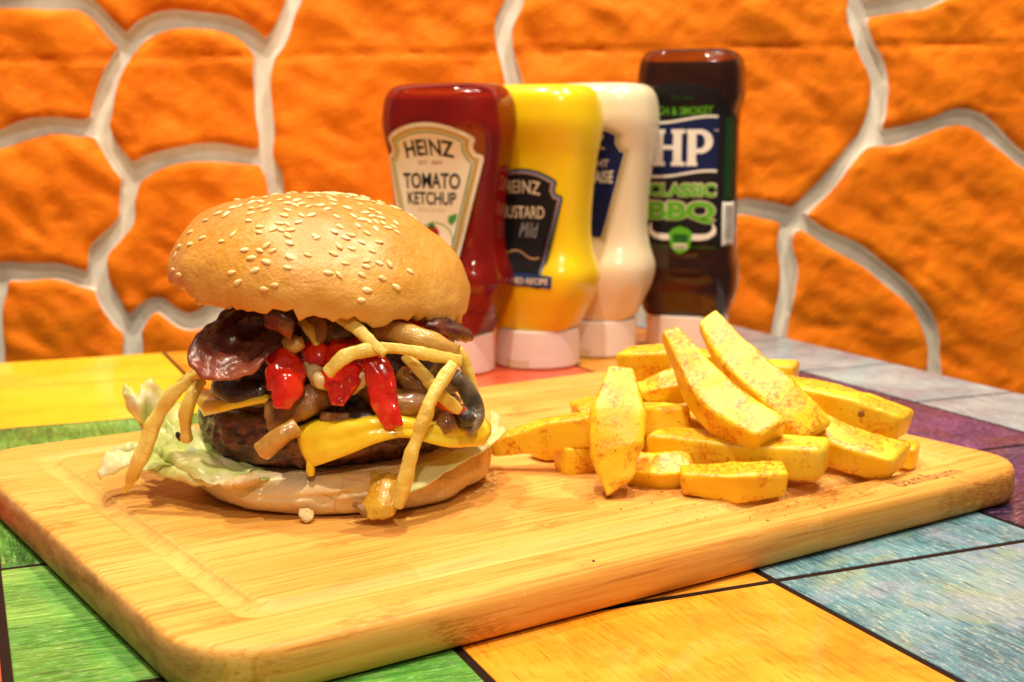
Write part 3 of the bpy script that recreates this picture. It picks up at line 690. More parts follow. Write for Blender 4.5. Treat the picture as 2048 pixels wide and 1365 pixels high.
# --- top bun
prof = cr(np.array([(0.02, 0.85), (2.5, 0.78), (4.6, 0.60), (5.3, 0.45), (5.58, 0.42), (5.69, 0.60), (5.71, 1.0), (5.50, 1.65), (5.05, 2.35), (4.3, 3.05), (3.1, 3.68), (1.6, 4.08), (0.02, 4.2)]), 4)
V, F = lathe(prof, 150)
ROT = Matrix.Rotation(math.radians(7.5), 3, 'Y') @ Matrix.Rotation(math.radians(0.5), 3, 'X')
TC = np.array((-7.42, 49.2, 8.52)); TV = []
for p in V:
    r = math.hypot(p[0], p[1]); d = np.array(p)/(np.linalg.norm(p)+1e-6); q = np.array(p, float); a = math.atan2(p[1], p[0])
    q += d*(0.20*nz(p, 3.2, 2)+0.07*nz(p, 1.1, 5)+0.022*nz(p, 0.4, 8)+(0.05*nz(p, 0.5, 6) if p[2] < 1.4 else 0))
    if p[2] < 0.95 and r > 4.4:   # ragged cut edge
        k = max(0, min(1, 1-(p[2]-0.42)/0.5)); q[2] += -k*(0.14+0.60*max(-0.25, nz((math.cos(a)*5.6, math.sin(a)*5.6, 0), 0.45, 4))+0.30*nz((math.cos(a)*5.6, math.sin(a)*5.6, 3), 1.7, 4)+0.2*nz((math.cos(a)*5.6, math.sin(a)*5.6, 3), 0.2, 4))
        q[:2] *= 1+0.012*nz((math.cos(a)*5.6, math.sin(a)*5.6, 0), 0.3, 9)*k
    q = np.array(ROT @ Vector(q))+TC; TV.append(q)
TV = np.array(TV)
fm = []
for f in F:
    r = np.mean([math.hypot(*V[i][:2]) for i in f]); z = np.mean([V[i][2] for i in f]); fm.append(1 if (z < 0.9 and r < 5.45) else 0)
top_bun = build('top_bun', TV, F, [M_BUN, M_CRUMB], burger, fmat=fm); top_bun.location[2] += 0
# --- sesame seeds on the bun
bvh = BVHTree.FromPolygons([tuple(v) for v in TV], F)
def mat_seed():
    n = NB('sesame_seed'); oi = n.n('ShaderNodeObjectInfo'); return n.fin(n.ramp(oi.outputs['Random'], [(0.0, (0.80, 0.50, 0.18)), (0.5, (0.90, 0.66, 0.30)), (1.0, (0.92, 0.74, 0.42))]), 0.4, None, sss=0.1)
M_SEED = mat_seed()
V, F = lathe([(0.004, -0.165), (0.05, -0.15), (0.085, -0.09), (0.098, -0.02), (0.085, 0.06), (0.055, 0.13), (0.025, 0.175), (0.004, 0.185)], 10)
V = np.stack([V[:, 2], V[:, 0], V[:, 1]*0.55], 1)
seed_me = bpy.data.meshes.new('sesame_seed'); seed_me.from_pydata([tuple(v*S) for v in V], [], F); seed_me.materials.append(M_SEED)
seed_me.polygons.foreach_set('use_smooth', np.ones(len(seed_me.polygons), bool))
A1 = [(330,470),(220,525),(495,500),(598,440),(700,575),(762,645),(830,580),(890,540),(945,585),(893,680),(1100,640),(1075,730),(1258,620),(1095,515),(1080,450),(1020,400),(1108,400),(952,395),(1005,340),(1078,348),(1180,330),(1288,270),(1200,270),(1048,272),(1080,225),(835,372),(830,420),(735,318),(752,255),(885,228),(838,200),(755,212),(1145,182),(1265,195),(1345,185),(1325,460),(585,775),(640,862),(790,755),(870,920),(965,885),(125,795),(70,750),(90,625),(125,545),(222,420),(355,315),(465,255),(540,262),(660,190),(600,205),(760,160),(840,150),(915,175),(1005,140),(1080,115),(1160,140),(1275,115),(880,115),(1210,70),(1000,80),(1080,165),(1200,170)]
A2 = [(160,590),(205,525),(258,670),(110,750),(205,770),(160,400),(213,360),(262,455),(310,430),(310,545),(395,490),(447,415),(365,350),(330,270),(185,275),(485,215),(550,248),(485,270),(405,300),(460,315),(520,318),(580,330),(520,380),(625,370),(675,365),(690,328),(705,410),(710,210),(545,490),(495,570),(445,650),(440,700),(550,670),(637,680),(400,770),(578,800),(695,875),(443,900),(395,985),(810,740),(45,180),(105,210),(155,170),(275,200),(115,110),(35,105),(155,135),(355,125),(440,135),(385,170),(500,130),(270,70),(340,95),(160,95),(600,130),(690,165),(430,240),(565,285),(15,455)]
SP = [(330+x/4.403, 370+y/4.403) for x, y in A1]+[(630+x/4.266, 370+y/4.266) for x, y in A2]
def add_seed(p, nrm, ang):
    z = Vector(nrm).normalized(); x = Vector((math.cos(ang), math.sin(ang), 0)); x = (x-z*x.dot(z)).normalized(); y = z.cross(x)
    o = bpy.data.objects.new('sesame_seed', seed_me); COL.objects.link(o); o.parent = top_bun
    k = random.uniform(0.88, 1.12); R = Matrix((x, y, z)).transposed() @ Matrix.Rotation(random.uniform(-0.15, 0.15), 3, 'Y')
    o.matrix_local = Matrix.LocRotScale((Vector(p)-Vector(ORG[top_bun])+z*0.016)*S, R.to_quaternion(), (k, k, k))
for x, y in SP:
    h = bvh.ray_cast(Vector((0, 0, CAMH)), Vector(ray(x, y)))
    if h[0] is not None and h[1].z > 0.0:
        n_ = h[1] if h[1].dot(Vector(ray(x, y))) < 0 else -h[1]; add_seed(h[0], n_, random.uniform(-0.9, 0.9)+random.choice((0, math.pi)))
cnt = 0
while cnt < 85:      # crown and far side
    a = random.uniform(0, 2*math.pi); r = abs(random.gauss(0, 2.6))
    if r > 4.8: continue
    x, y = TC[0]+r*math.cos(a)+0.4, TC[1]+0.9+r*math.sin(a)
    if y < TC[1]-0.4: continue
    h = bvh.ray_cast(Vector((x, y, 20)), Vector((0, 0, -1)))
    if h[0] is not None: add_seed(h[0], h[1] if h[1].z > 0 else -h[1], random.uniform(0, 6.28)); cnt += 1
# --- bottom bun
prof = cr(np.array([(0.02, 0.0), (3.5, 0.0), (5.0, 0.02), (5.5, 0.22), (5.78, 0.65), (5.82, 1.05), (5.62, 1.42), (5.25, 1.62), (4.6, 1.66), (0.02, 1.6)]), 8)
V, F = lathe(prof, 170); BV = []; fm = []
for p in V:
    a = math.atan2(p[1], p[0]); q = np.array(p, float); r = math.hypot(p[0], p[1]); sh_ = min(1, p[2]/1.2)
    if r > 3:
        d = np.array((math.cos(a), math.sin(a), 0)); q += d*(0.20*nz(p, 2.2, 3)+0.13*nz((p[0], p[1], p[2]*1.8), 0.9, 6)+0.05*nz((p[0], p[1], p[2]*1.5), 0.35, 2)-0.06*abs(nz((a*6, p[2]*0.7, 2), 0.8, 3)))
        # folded crease along the front
        fr = math.exp(-((a+1.45)/0.55)**2); q += d*(-0.09*fr*math.exp(-((p[2]-1.0-0.32*(a+1.45)-0.2*nz((a*3, 0, 0), 0.7, 2))/0.09)**2))
        q[2] += sh_*(0.22*nz((math.cos(a)*3, math.sin(a)*3, 1), 1.6, 5)+0.15*math.cos(a-0.2)+0.05*nz(p, 0.4, 7))
        if p[2] < 0.3: q[2] = max(q[2], 0.0)
    BV.append(q+np.array((BX, BY, BZ+0.01)))
for f in F: fm.append(1 if np.mean([math.hypot(*V[i][:2]) for i in f]) < 5.2 and np.mean([V[i][2] for i in f]) > 1 else 0)
build('bottom_bun', BV, F, [M_BUN2, M_CRUMB], burger, fmat=fm)
# torn flaps of crust on the bottom bun
for k_, ct in enumerate([[[(432,968,43.9),(470,955,43.85),(510,945,43.9)],[(445,975,43.7),(480,967,43.6),(520,955,43.7)],[(455,978,43.8),(490,975,43.75),(525,962,43.8)]],
                         [[(600,1020,43.55),(612,1018,43.5),(626,1020,43.55)],[(597,1032,43.35),(612,1032,43.25),(628,1030,43.35)],[(604,1040,43.2),(614,1044,43.1),(624,1041,43.2)]]]):
    patch('crust_flap', ct, M_CRUMB, burger, 4, 4, 0.1, 0.08, 0.3, k_*5+1, edge=0.12)
# --- patty
def mat_patty():
    n = NB('seared_beef'); c = n.co(); v = n.voro(c, 2.4, 'SMOOTH_F1'); a = n.noise(c, 1.3, 5, 0.65); f = n.noise(c, 6, 4, 0.65)
    m = n.math('ADD', n.math('MULTIPLY', a, 0.75), n.math('MULTIPLY', v, 0.35))
    col = n.ramp(m, [(0.36, (0.016, 0.006, 0.004)), (0.50, (0.075, 0.020, 0.009)), (0.66, (0.19, 0.052, 0.020)), (0.85, (0.32, 0.13, 0.06))])
    h = n.math('ADD', n.math('MULTIPLY', v, -1.0), n.math('MULTIPLY', f, 0.5))
    return n.fin(col, n.ramp(a, [(0.4, 0.18), (0.65, 0.5)]), n.bump(h, 0.8, 0.16), coat=0.5, coatr=0.15)
M_PATTY = mat_patty()
prof = cr(np.array([(0.02, 0.0), (3.6, 0.0), (4.5, 0.18), (4.95, 0.62), (5.1, 1.15), (5.0, 1.65), (4.5, 2.02), (3.4, 2.12), (0.02, 2.1)]), 7)
V, F = lathe(prof, 150); PV = []
for p in V:
    r = math.hypot(p[0], p[1]); d = np.array(p)-np.array((0, 0, 1.0)); d /= np.linalg.norm(d)+1e-6; q = np.array(p, float)
    if r > 3: q += d*(0.26*nz(p, 1.7, 3)+0.30*abs(nz(p, 0.8, 5))+0.16*abs(nz(p, 0.4, 6))+0.04*nz(p, 0.15, 4)-0.1)
    PV.append(q+np.array((-7.02, 49.2, 2.98)))
build('beef_patty', PV, F, M_PATTY, burger)
# --- core of fried onion and mushroom under the loose pieces
def mat_core():
    n = NB('fried_onion_and_mushroom'); c = n.co(); a = n.noise(c, 0.9, 4, 0.6); v = n.noise(c, 3.5, 4, 0.6)
    return n.fin(n.ramp(a, [(0.3, (0.020, 0.007, 0.004)), (0.55, (0.07, 0.022, 0.008)), (0.75, (0.16, 0.06, 0.018))]), 0.25, n.bump(v, 0.8, 0.2), coat=0.5, coatr=0.12)
M_CORE = mat_core()
prof = cr(np.array([(0.02, 4.9), (4.2, 4.9), (4.7, 5.3), (4.65, 6.2), (4.45, 7.2), (4.3, 8.3), (3.5, 8.75), (0.02, 8.8)]), 6)
V, F = lathe(prof, 90); CV = []
for p in V:
    a = math.atan2(p[1], p[0]); d = np.array((math.cos(a), math.sin(a), 0)); r = math.hypot(p[0], p[1])
    CV.append(np.array(p)+(d*(0.5*nz(p, 1.4, 4)+0.3*nz(p, 0.6, 8)) if r > 2 else 0)+np.array((-6.9+0.10*(p[2]-5), 49.5, 0)))
build('onion_filling', CV, F, M_CORE, burger)
# --- cheese
def mat_cheese():
    n = NB('processed_cheese'); c = n.co(); a = n.noise(c, 0.8, 3, 0.5); s_ = n.noise(c, 3.0, 3, 0.6)
    col = n.ramp(a, [(0.3, (0.92, 0.56, 0.010)), (0.7, (0.95, 0.68, 0.035))])
    gl = n.ramp(s_, [(0.62, 0.0), (0.72, 0.35)]); col = n.mix(gl, col, (0.55, 0.22, 0.03))
    return n.fin(col, 0.28, n.bump(n.noise(c, 2.2, 2, 0.5), 0.3, 0.06), sss=0.3, sssr=(0.6, 0.35, 0.03), coat=0.5, coatr=0.10)
M_CH = mat_cheese()
patch('cheese_slice', [
 [(555,835,47.0),(620,832,47.0),(690,826,47.2),(760,818,47.2),(830,814,47.2),(900,816,47.6),(958,822,48.6)],
 [(590,862,44.4),(640,848,44.1),(700,840,44.0),(760,832,44.0),(830,838,44.2),(905,850,44.8),(970,838,46.8)],
 [(600,900,43.85),(645,892,43.55),(700,878,43.5),(755,862,43.55),(820,862,43.75),(900,876,44.3),(982,862,46.2)],
 [(618,937,43.7),(652,926,43.45),(704,907,43.4),(757,886,43.45),(815,876,43.6),(895,895,44.1),(968,892,45.7)]], M_CH, burger, 8, 8, 0.17, 0.06, 0.8, 1.0)
sweep('cheese_drip', [(620,922,43.70), (621,938,43.66), (622,950,43.64)], 0.40, 0.30, M_CH, burger, n_exp=2.0, amp=0.0, taper=(0.6, 0.75, 0.8, 0.6), k=8, amp2=0.0)
patch('cheese_slice', [[(392,772,47.6),(430,782,46.6),(480,784,46),(545,782,45.6)],[(394,805,46.5),(440,803,45.4),(490,798,44.9),(550,792,44.7)],[(410,833,46.1),(445,824,45.0),(490,813,44.6),(550,803,44.5)]], M_CH, burger, 7, 7, 0.22, 0.03, 0.8, 4.0)
# --- lettuce
def mat_lettuce():
    n = NB('iceberg_lettuce'); c = n.co(); a = n.noise(c, 0.55, 3, 0.5, 0.6); uvc = n.co(scale=(3.0, 22, 1), kind='UV'); vn = n.noise(uvc, 1.2, 3, 0.6, 0.4)
    col = n.ramp(n.math('ADD', n.math('MULTIPLY', a, 0.8), n.math('MULTIPLY', vn, 0.3)), [(0.33, (0.36, 0.50, 0.07)), (0.44, (0.60, 0.68, 0.18)), (0.56, (0.80, 0.79, 0.32)), (0.72, (0.88, 0.84, 0.50))])
    m = n.fin(col, 0.35, n.bump(vn, 0.4, 0.06), sss=0.35, sssr=(0.35, 0.4, 0.12), coat=0.25, coatr=0.2); return m
M_LET = mat_lettuce()
LETT = [
 [[(335,878,47.2),(380,903,46.4),(430,918,45.7),(480,934,45.2),(545,946,44.7)],[(321,903,46.6),(370,922,45.3),(420,943,44.6),(475,955,44.2),(540,958,44.1)],[(340,926,46),(375,952,44.9),(420,972,44.1),(470,968,43.8),(535,962,43.9)]],
 [[(330,848,48.6),(370,842,48.2),(405,868,47),(445,918,45.9)],[(345,872,47.6),(385,885,46.8),(425,910,46.2),(470,938,45.4)],[(330,900,46.9),(380,915,46),(430,930,45.4),(480,947,45)]],
 [[(252,764,49.6),(274,786,48.8),(298,758,50.4),(345,793,50.6),(388,808,50)],[(249,798,49.2),(276,806,47.9),(305,800,49),(345,828,49.4),(385,845,49)],[(272,842,48.8),(290,852,48),(315,862,48.3),(345,878,47.9),(385,890,47.4)],[(308,882,48.2),(320,896,47.4),(335,907,47.2),(355,917,46.6),(390,922,46.2)]],
 [[(193,950,46.8),(222,908,47.3),(258,895,47.9),(300,898,47.7),(338,893,47.4)],[(196,952,46.5),(224,925,46.6),(260,908,47),(300,915,46.8),(340,915,46.5)],[(200,956,46.4),(226,947,46.4),(263,926,46.6),(300,936,46.5),(342,937,46.2)]],
 [[(284,916,46.4),(310,916,46.6),(342,930,46.1),(392,946,45.3)],[(288,930,45.8),(308,928,45.7),(336,930,45.8),(390,952,45.1)],[(280,946,45.5),(305,941,45.4),(332,933,45.7),(390,962,44.9)]],
 [[(1004,852,49.2),(965,884,47.7),(905,905,46.2),(855,922,45.2),(800,936,44.7)],[(1012,858,48.6),(972,890,47.0),(905,920,45.4),(855,945,44.5),(805,962,44.0)],[(1014,864,48.4),(974,898,46.7),(908,936,44.9),(862,966,44.1),(815,990,43.65)]],
 [[(982,822,49.4),(996,826,49.6),(1000,842,49.6)],[(976,850,49.0),(988,856,49.0),(994,862,49.0)],[(968,882,48.2),(978,884,48.0),(986,884,48.0)]],
 [[(455,905,46.4),(490,925,45.8),(530,938,45.4)],[(462,925,45.6),(500,940,45.0),(545,948,44.7)],[(470,946,45.0),(508,955,44.6),(560,957,44.3)]]]
for k_, ct in enumerate(LETT): patch('lettuce_leaf', ct, M_LET, burger, 8, 8, 0.09, 0.13 if k_ != 5 else 0.05, 0.9, 2.0+k_*3.3, edge=0.22 if k_ != 5 else 0.08)
for k_, (pt, wd) in enumerate([([(262,785,49.6),(288,822,48.9),(318,868,48.0),(352,905,47.0)], (0.5, 0.8, 0.9, 0.6)), ([(215,938,46.9),(245,903,47.2),(290,893,47.3),(340,905,46.6)], (0.25, 0.5, 0.6, 0.4)),
        ([(300,935,46.2),(345,940,45.4),(395,955,44.7),(440,962,44.2)], (0.3, 0.6, 0.6, 0.4)), ([(330,842,48.4),(352,868,47.6),(372,900,46.6)], (0.4, 0.7, 0.5)), ([(405,905,45.9),(450,930,45.2),(500,948,44.6)], (0.4, 0.6, 0.4)),
        ([(245,925,46.9),(275,915,47.0),(310,925,46.6)], (0.2, 0.4, 0.4))]):
    ribbon('lettuce_shred', pt, wd, M_LET, burger, 0.18, 0.07, k=8, nw=9, amp=0.16, seed=50+k_*3, twist=(-1)**k_*0.9, up=(0.2, -1, 0.6))
# --- ham / bacon
def mat_ham():
    n = NB('fried_cured_ham'); c = n.co(); uv = n.n('ShaderNodeTexCoord').outputs['UV']; sp = n.n('ShaderNodeSeparateXYZ'); n.L.new(uv, sp.inputs[0])
    a = n.noise(c, 1.0, 4, 0.6, 0.5); f = n.noise(c, 5, 3, 0.6)
    m = n.math('ADD', n.math('MULTIPLY', sp.outputs[1], 0.62), n.math('MULTIPLY', a, 0.55))
    col = n.ramp(m, [(0.34, (0.045, 0.010, 0.006)), (0.62, (0.10, 0.020, 0.012)), (0.80, (0.27, 0.060, 0.030)), (0.95, (0.44, 0.13, 0.07))])
    return n.fin(col, n.ramp(f, [(0.4, 0.22), (0.7, 0.5)]), n.bump(n.math('ADD', a, n.math('MULTIPLY', f, 0.3)), 0.6, 0.16), sss=0.15, sssr=(0.4, 0.1, 0.05), coat=0.12, coatr=0.2)
M_HAM = mat_ham()
patch('ham_slice', [[(490,602,45.6),(520,604,45.4),(550,614,45.2),(582,636,45.0)],[(432,636,45.1),(480,636,45.9),(530,644,45.8),(587,660,44.9)],[(386,684,44.7),(450,682,45.4),(510,690,45.3),(560,692,44.6)],[(374,724,44.2),(430,728,44.5),(490,728,44.5),(536,714,44.2)],[(398,752,43.9),(440,762,43.85),(482,753,43.9),(518,736,43.9)]], M_HAM, burger, 10, 10, 0.2, 0.20, 0.9, 3, edge=0.06)
patch('ham_slice', [[(522,612,44.5),(556,618,44.0),(584,636,44.0)],[(528,634,44.3),(560,636,43.8),(590,652,43.9)],[(530,655,44.6),(558,664,44.2),(580,684,44.2)]], M_HAM, burger, 6, 6, 0.16, 0.08, 0.6, 8, edge=0.06)
patch('ham_slice', [[(845,636,46),(880,638,46.4),(905,645,46.8),(934,658,47.6)],[(852,650,45.4),(888,655,45.8),(918,664,46.3),(946,672,47.2)],[(862,662,45.6),(895,672,46.0),(924,684,46.6),(940,682,47.3)]], M_HAM, burger, 6, 6, 0.22, 0.14, 0.5, 11, edge=0.14)
# --- pepper, onion, mushroom, straws
def mat_pepper():
    n = NB('roast_red_pepper'); c = n.co(rnd=True); a = n.noise(c, 0.9, 3, 0.5); f = n.noise(c, 4.5, 2, 0.5)
    col = n.ramp(a, [(0.3, (0.50, 0.006, 0.002)), (0.6, (0.70, 0.018, 0.004)), (0.8, (0.78, 0.06, 0.012))])
    return n.fin(col, 0.2, n.bump(f, 0.3, 0.05), sss=0.2, sssr=(0.5, 0.05, 0.02), coat=0.8, coatr=0.06)
M_PEP = mat_pepper()
ribbon('pepper_strip', [(556,690,44.9),(565,730,44.1),(568,775,43.6),(565,818,43.5)], [0.9, 1.35, 1.36, 0.45], M_PEP, burger, 0.36, 0.2, seed=1, amp=0.14, k=9, nw=13)
ribbon('pepper_strip', [(700,655,45.6),(690,705,44.6),(682,755,44.0),(675,812,43.7)], [1.2, 1.3, 1.55, 0.4], M_PEP, burger, 0.12, 0.16, seed=2, amp=0.22, k=9, nw=15)
ribbon('pepper_strip', [(745,700,44.2),(758,750,43.85),(766,800,43.65),(788,858,43.4)], [0.75, 1.0, 0.95, 0.7], M_PEP, burger, 0.10, 0.15, seed=3, amp=0.14, twist=0.7, k=9, nw=13)
ribbon('pepper_strip', [(815,735,44.8),(852,785,44.5),(892,810,44.3),(932,827,44.5)], [0.5, 0.45, 0.42, 0.3], M_PEP, burger, 0.1, 0.14, seed=4)
ribbon('pepper_strip', [(610,680,45.3),(630,708,44.7),(640,735,44.5)], [1.0, 1.1, 0.7], M_PEP, burger, 0.25, 0.18, seed=5)
ribbon('pepper_strip', [(770,648,46.4),(815,652,46.0),(860,662,45.9),(900,680,46.2)], [0.5, 0.7, 0.7, 0.5], M_PEP, burger, 0.2, 0.18, seed=6)
def mat_onion(name, c0, c1, c2, rough=0.2):
    n = NB(name); c = n.co(rnd=True); a = n.noise(c, 1.0, 4, 0.55); f = n.noise(c, 5, 3, 0.6)
    return n.fin(n.ramp(a, [(0.3, c0), (0.55, c1), (0.78, c2)]), rough, n.bump(n.noise(n.co(scale=(14, 1.5, 1), kind='UV', rnd=True), 1.5, 3, 0.6), 0.45, 0.09, n.bump(f, 0.6, 0.07)), sss=0.3, sssr=(0.5, 0.25, 0.08), coat=0.6, coatr=0.1)
M_ON = mat_onion('caramelised_onion', (0.16, 0.055, 0.012), (0.34, 0.15, 0.035), (0.50, 0.27, 0.08))
M_ONL = mat_onion('soft_onion', (0.46, 0.22, 0.04), (0.62, 0.36, 0.08), (0.74, 0.50, 0.16))
M_AMB = mat_onion('amber_onion', (0.66, 0.26, 0.012), (0.78, 0.42, 0.035), (0.84, 0.56, 0.12))
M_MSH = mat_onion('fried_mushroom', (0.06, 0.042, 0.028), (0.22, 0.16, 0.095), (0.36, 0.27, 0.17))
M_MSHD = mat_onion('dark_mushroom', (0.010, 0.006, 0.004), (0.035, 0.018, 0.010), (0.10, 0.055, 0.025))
M_SAU = mat_onion('creamy_sauce', (0.60, 0.42, 0.16), (0.72, 0.55, 0.26), (0.80, 0.66, 0.38))
ribbon('onion_piece', [(660,785,44.6),(615,800,44.1),(570,826,44.05),(535,860,44.2)], [0.9, 1.1, 1.0, 0.5], M_ON, burger, 0.3, 0.22, seed=11, amp=0.12)
ribbon('onion_piece', [(545,795,44.6),(550,825,44.2),(556,858,44.1)], [0.8, 0.9, 0.6], M_ON, burger, 0.2, 0.2, seed=12)
ribbon('onion_piece', [(710,765,45),(765,797,44.2),(820,806,43.95),(868,796,44.3)], [0.6, 0.95, 1.0, 0.7], M_ON, burger, 0.38, 0.22, seed=13, amp=0.12)
ribbon('onion_piece', [(790,745,45),(825,765,44.5),(858,785,44.3)], [0.7, 1.1, 0.8], M_ON, burger, 0.3, 0.2, seed=14, amp=0.12)
ribbon('onion_piece', [(872,818,44.8),(886,842,44.3),(898,866,44.15)], [0.6, 0.85, 0.7], M_ON, burger, 0.15, 0.24, seed=15)
sweep('onion_piece', [(590,856,43.5), (560,874,43.3), (524,902,43.3)], 0.66, 0.62, M_ONL, burger, n_exp=3.5, roll=0.5, amp=0.06, nscale=0.6, taper=(0.9, 0.95, 1.1))
ribbon('onion_piece', [(740,662,45.4),(790,664,44.9),(850,680,44.6),(918,706,44.9)], [0.5, 0.75, 0.8, 0.5], M_ONL, burger, 0.22, 0.16, seed=16)
patch('onion_piece', [[(737,952,44.1),(770,947,44.0),(808,950,44.1)],[(733,985,43.6),(767,983,43.4),(806,983,43.6)],[(716,1012,43.35),(757,1014,43.05),(803,1008,43.15)],[(722,1030,43.05),(746,1041,42.9),(790,1030,42.95)]], M_AMB, burger, 9, 9, 0.10, 0.05, 0.6, 6, edge=0.2)
ribbon('onion_piece', [(707,1006,43.3),(722,1018,43.0),(734,1036,42.95)], [0.12, 0.3, 0.18], M_ON, burger, 0.08, 0.12, seed=17)
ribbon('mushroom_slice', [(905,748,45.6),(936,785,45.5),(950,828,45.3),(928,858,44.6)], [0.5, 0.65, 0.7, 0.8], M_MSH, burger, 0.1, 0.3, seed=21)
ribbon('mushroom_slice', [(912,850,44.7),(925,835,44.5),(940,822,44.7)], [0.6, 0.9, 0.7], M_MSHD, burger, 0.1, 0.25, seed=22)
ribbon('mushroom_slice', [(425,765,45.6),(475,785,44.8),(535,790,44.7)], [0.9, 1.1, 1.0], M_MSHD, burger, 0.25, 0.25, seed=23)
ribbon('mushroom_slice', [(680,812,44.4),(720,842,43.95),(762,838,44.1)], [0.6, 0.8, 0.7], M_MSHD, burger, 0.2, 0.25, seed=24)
ribbon('onion_piece', [(640,838,44.2),(680,840,43.95),(700,836,43.95)], [0.5, 0.55, 0.35], M_ON, burger, 0.1, 0.18, seed=25)
patch('sauce_smear', [[(608,728,44.7),(632,732,44.5),(660,745,44.6)],[(612,748,44.3),(636,756,44.05),(662,770,44.2)],[(622,766,44.4),(645,780,44.2),(668,792,44.3)]], M_SAU, burger, 6, 6, 0.3, 0.16, 0.4, 31, edge=0.12)
patch('sauce_smear', [[(690,752,44.6),(712,742,44.5),(735,735,44.6)],[(694,772,44.3),(716,762,44.2),(738,752,44.3)],[(702,792,44.4),(722,780,44.3),(742,768,44.4)]], M_SAU, burger, 6, 6, 0.3, 0.14, 0.4, 33, edge=0.12)
ribbon('onion_piece', [(560,682,45.0),(585,690,44.6),(608,684,44.7)], [0.35, 0.6, 0.35], M_ONL, burger, 0.25, 0.3, seed=34)
ribbon('onion_piece', [(618,628,45.4),(640,655,45.0),(632,690,44.9)], [0.5, 0.6, 0.4], M_ON, burger, 0.2, 0.25, seed=35)
def mat_straw():
    n = NB('crisp_potato_straw'); c = n.co(rnd=True); a = n.noise(c, 0.7, 4, 0.6); f = n.noise(c, 6, 3, 0.6); d = n.noise(c, 3.4, 2, 0.5)
    col = n.ramp(a, [(0.32, (0.56, 0.30, 0.03)), (0.48, (0.76, 0.54, 0.09)), (0.68, (0.86, 0.69, 0.18))])
    col = n.mix(n.ramp(d, [(0.72, 0.0), (0.78, 0.6)]), col, (0.25, 0.09, 0.02))
    return n.fin(col, 0.42, n.bump(n.noise(c, 11, 3, 0.6), 0.7, 0.05), sss=0.3, sssr=(0.6, 0.4, 0.1), coat=0.35, coatr=0.2)
M_STR = mat_straw()
STRAWS = [([(402,752,45.4),(352,783,45.2),(312,840,45.2),(288,900,45.0),(266,950,45.0),(250,984,45.1)], 0.58, (0.75, 0.9, 1, 1, 0.9, 0.3)),
 ([(402,762,45.3),(380,800,45.0),(372,840,45.0),(373,880,45.1)], 0.5, (0.8, 1, 1, 0.9)),
 ([(362,768,45.6),(385,754,45.4),(412,744,45.4)], 0.56, (0.8, 1, 1)),
 ([(660,622,45.2),(705,650,44.3),(740,682,43.9),(768,708,43.6)], 0.50, (1, 1, 0.95, 0.6)),
 ([(655,745,43.5),(686,718,43.5),(740,700,43.75),(800,698,43.95),(855,708,44.1),(918,722,44.6)], 0.56, (0.9, 1.05, 0.85, 0.7, 0.75, 0.8)),
 ([(812,712,44.5),(848,752,44.3),(882,790,44.2),(918,822,44.3)], 0.5, (0.9, 1, 1, 0.7)),
 ([(905,732,44.2),(872,782,43.7),(846,842,43.2),(826,902,42.95),(811,960,42.9),(795,1012,42.85)], 0.60, (0.9, 1, 0.95, 1, 1.05, 0.75)),
 ([(918,700,45.8),(936,745,46.0),(952,798,46.2)], 0.42, (0.8, 1, 0.7)),
 ([(600,640,45.6),(622,665,45.0),(634,690,44.9)], 0.4, (0.8, 1, 0.8))]
for k_, (pt, w_, tp) in enumerate(STRAWS): sweep('potato_straw', pt, w_*0.9, w_*0.76, M_STR, burger, n_exp=3.6, k=14, amp=0.08, nscale=0.9, seed=k_*2.3, taper=tp, roll=0.3*k_, amp2=0.022, ns=20)
# black sesame seed on the lettuce
o = bpy.data.objects.new('black_seed', seed_me.copy()); o.data.materials.clear(); o.data.materials.append(plain('black_sesame', (0.012, 0.012, 0.014), 0.3)); COL.objects.link(o)
o.parent = burger; o.location = Vector((dep(357, 873, 45.1)-ORG[burger])*S); o.rotation_euler = (0, math.radians(70), math.radians(-90)); o.rotation_euler = (math.radians(90), math.radians(75), 0); o.scale = (1.05, 1.05, 1.05)

# ================================================================== FRIES
def mat_fry():
    n = NB('seasoned_fried_potato'); c = n.co(rnd=True); a = n.noise(c, 0.45, 4, 0.55); f = n.noise(c, 4.5, 4, 0.65); patchy = n.noise(c, 0.8, 4, 0.6, 0.5)
    sp = n.noise(c, 6.5, 4, 0.75); dots = n.voro(c, 4.0)
    col = n.ramp(a, [(0.30, (0.85, 0.46, 0.005)), (0.47, (0.90, 0.585, 0.012)), (0.68, (0.93, 0.69, 0.05))])
    gm = n.n('ShaderNodeNewGeometry'); sn = n.n('ShaderNodeSeparateXYZ'); n.L.new(gm.outputs['Normal'], sn.inputs[0])
    up_ = n.math('MULTIPLY', n.ramp(sn.outputs[2], [(0.1, 0.0), (0.9, 1.0)]), 0.13)      # seasoning was shaken on from above
    mask = n.ramp(n.math('ADD', patchy, up_), [(0.53, 0.0), (0.64, 1.0)]); grain = n.ramp(sp, [(0.49, 0.0), (0.56, 1.0)])
    col = n.mix(n.math('MULTIPLY', mask, grain), col, (0.56, 0.10, 0.003))
    col = n.mix(n.math('MULTIPLY', mask, 0.42), col, (0.84, 0.32, 0.006))
    col = n.mix(n.math('MULTIPLY', n.ramp(dots, [(0.09, 0.95), (0.15, 0.0)]), n.ramp(n.noise(c, 1.5, 2, 0.5), [(0.42, 0.0), (0.58, 1.0)])), col, (0.22, 0.06, 0.008))
    return n.fin(col, 0.38, n.bump(sp, 0.4, 0.03, n.bump(f, 0.35, 0.06)), sss=0.12, sssr=(0.5, 0.3, 0.04), coat=0.08, coatr=0.25)
M_FRY = mat_fry()
G_F = 'thick seasoned fries piled on the board'
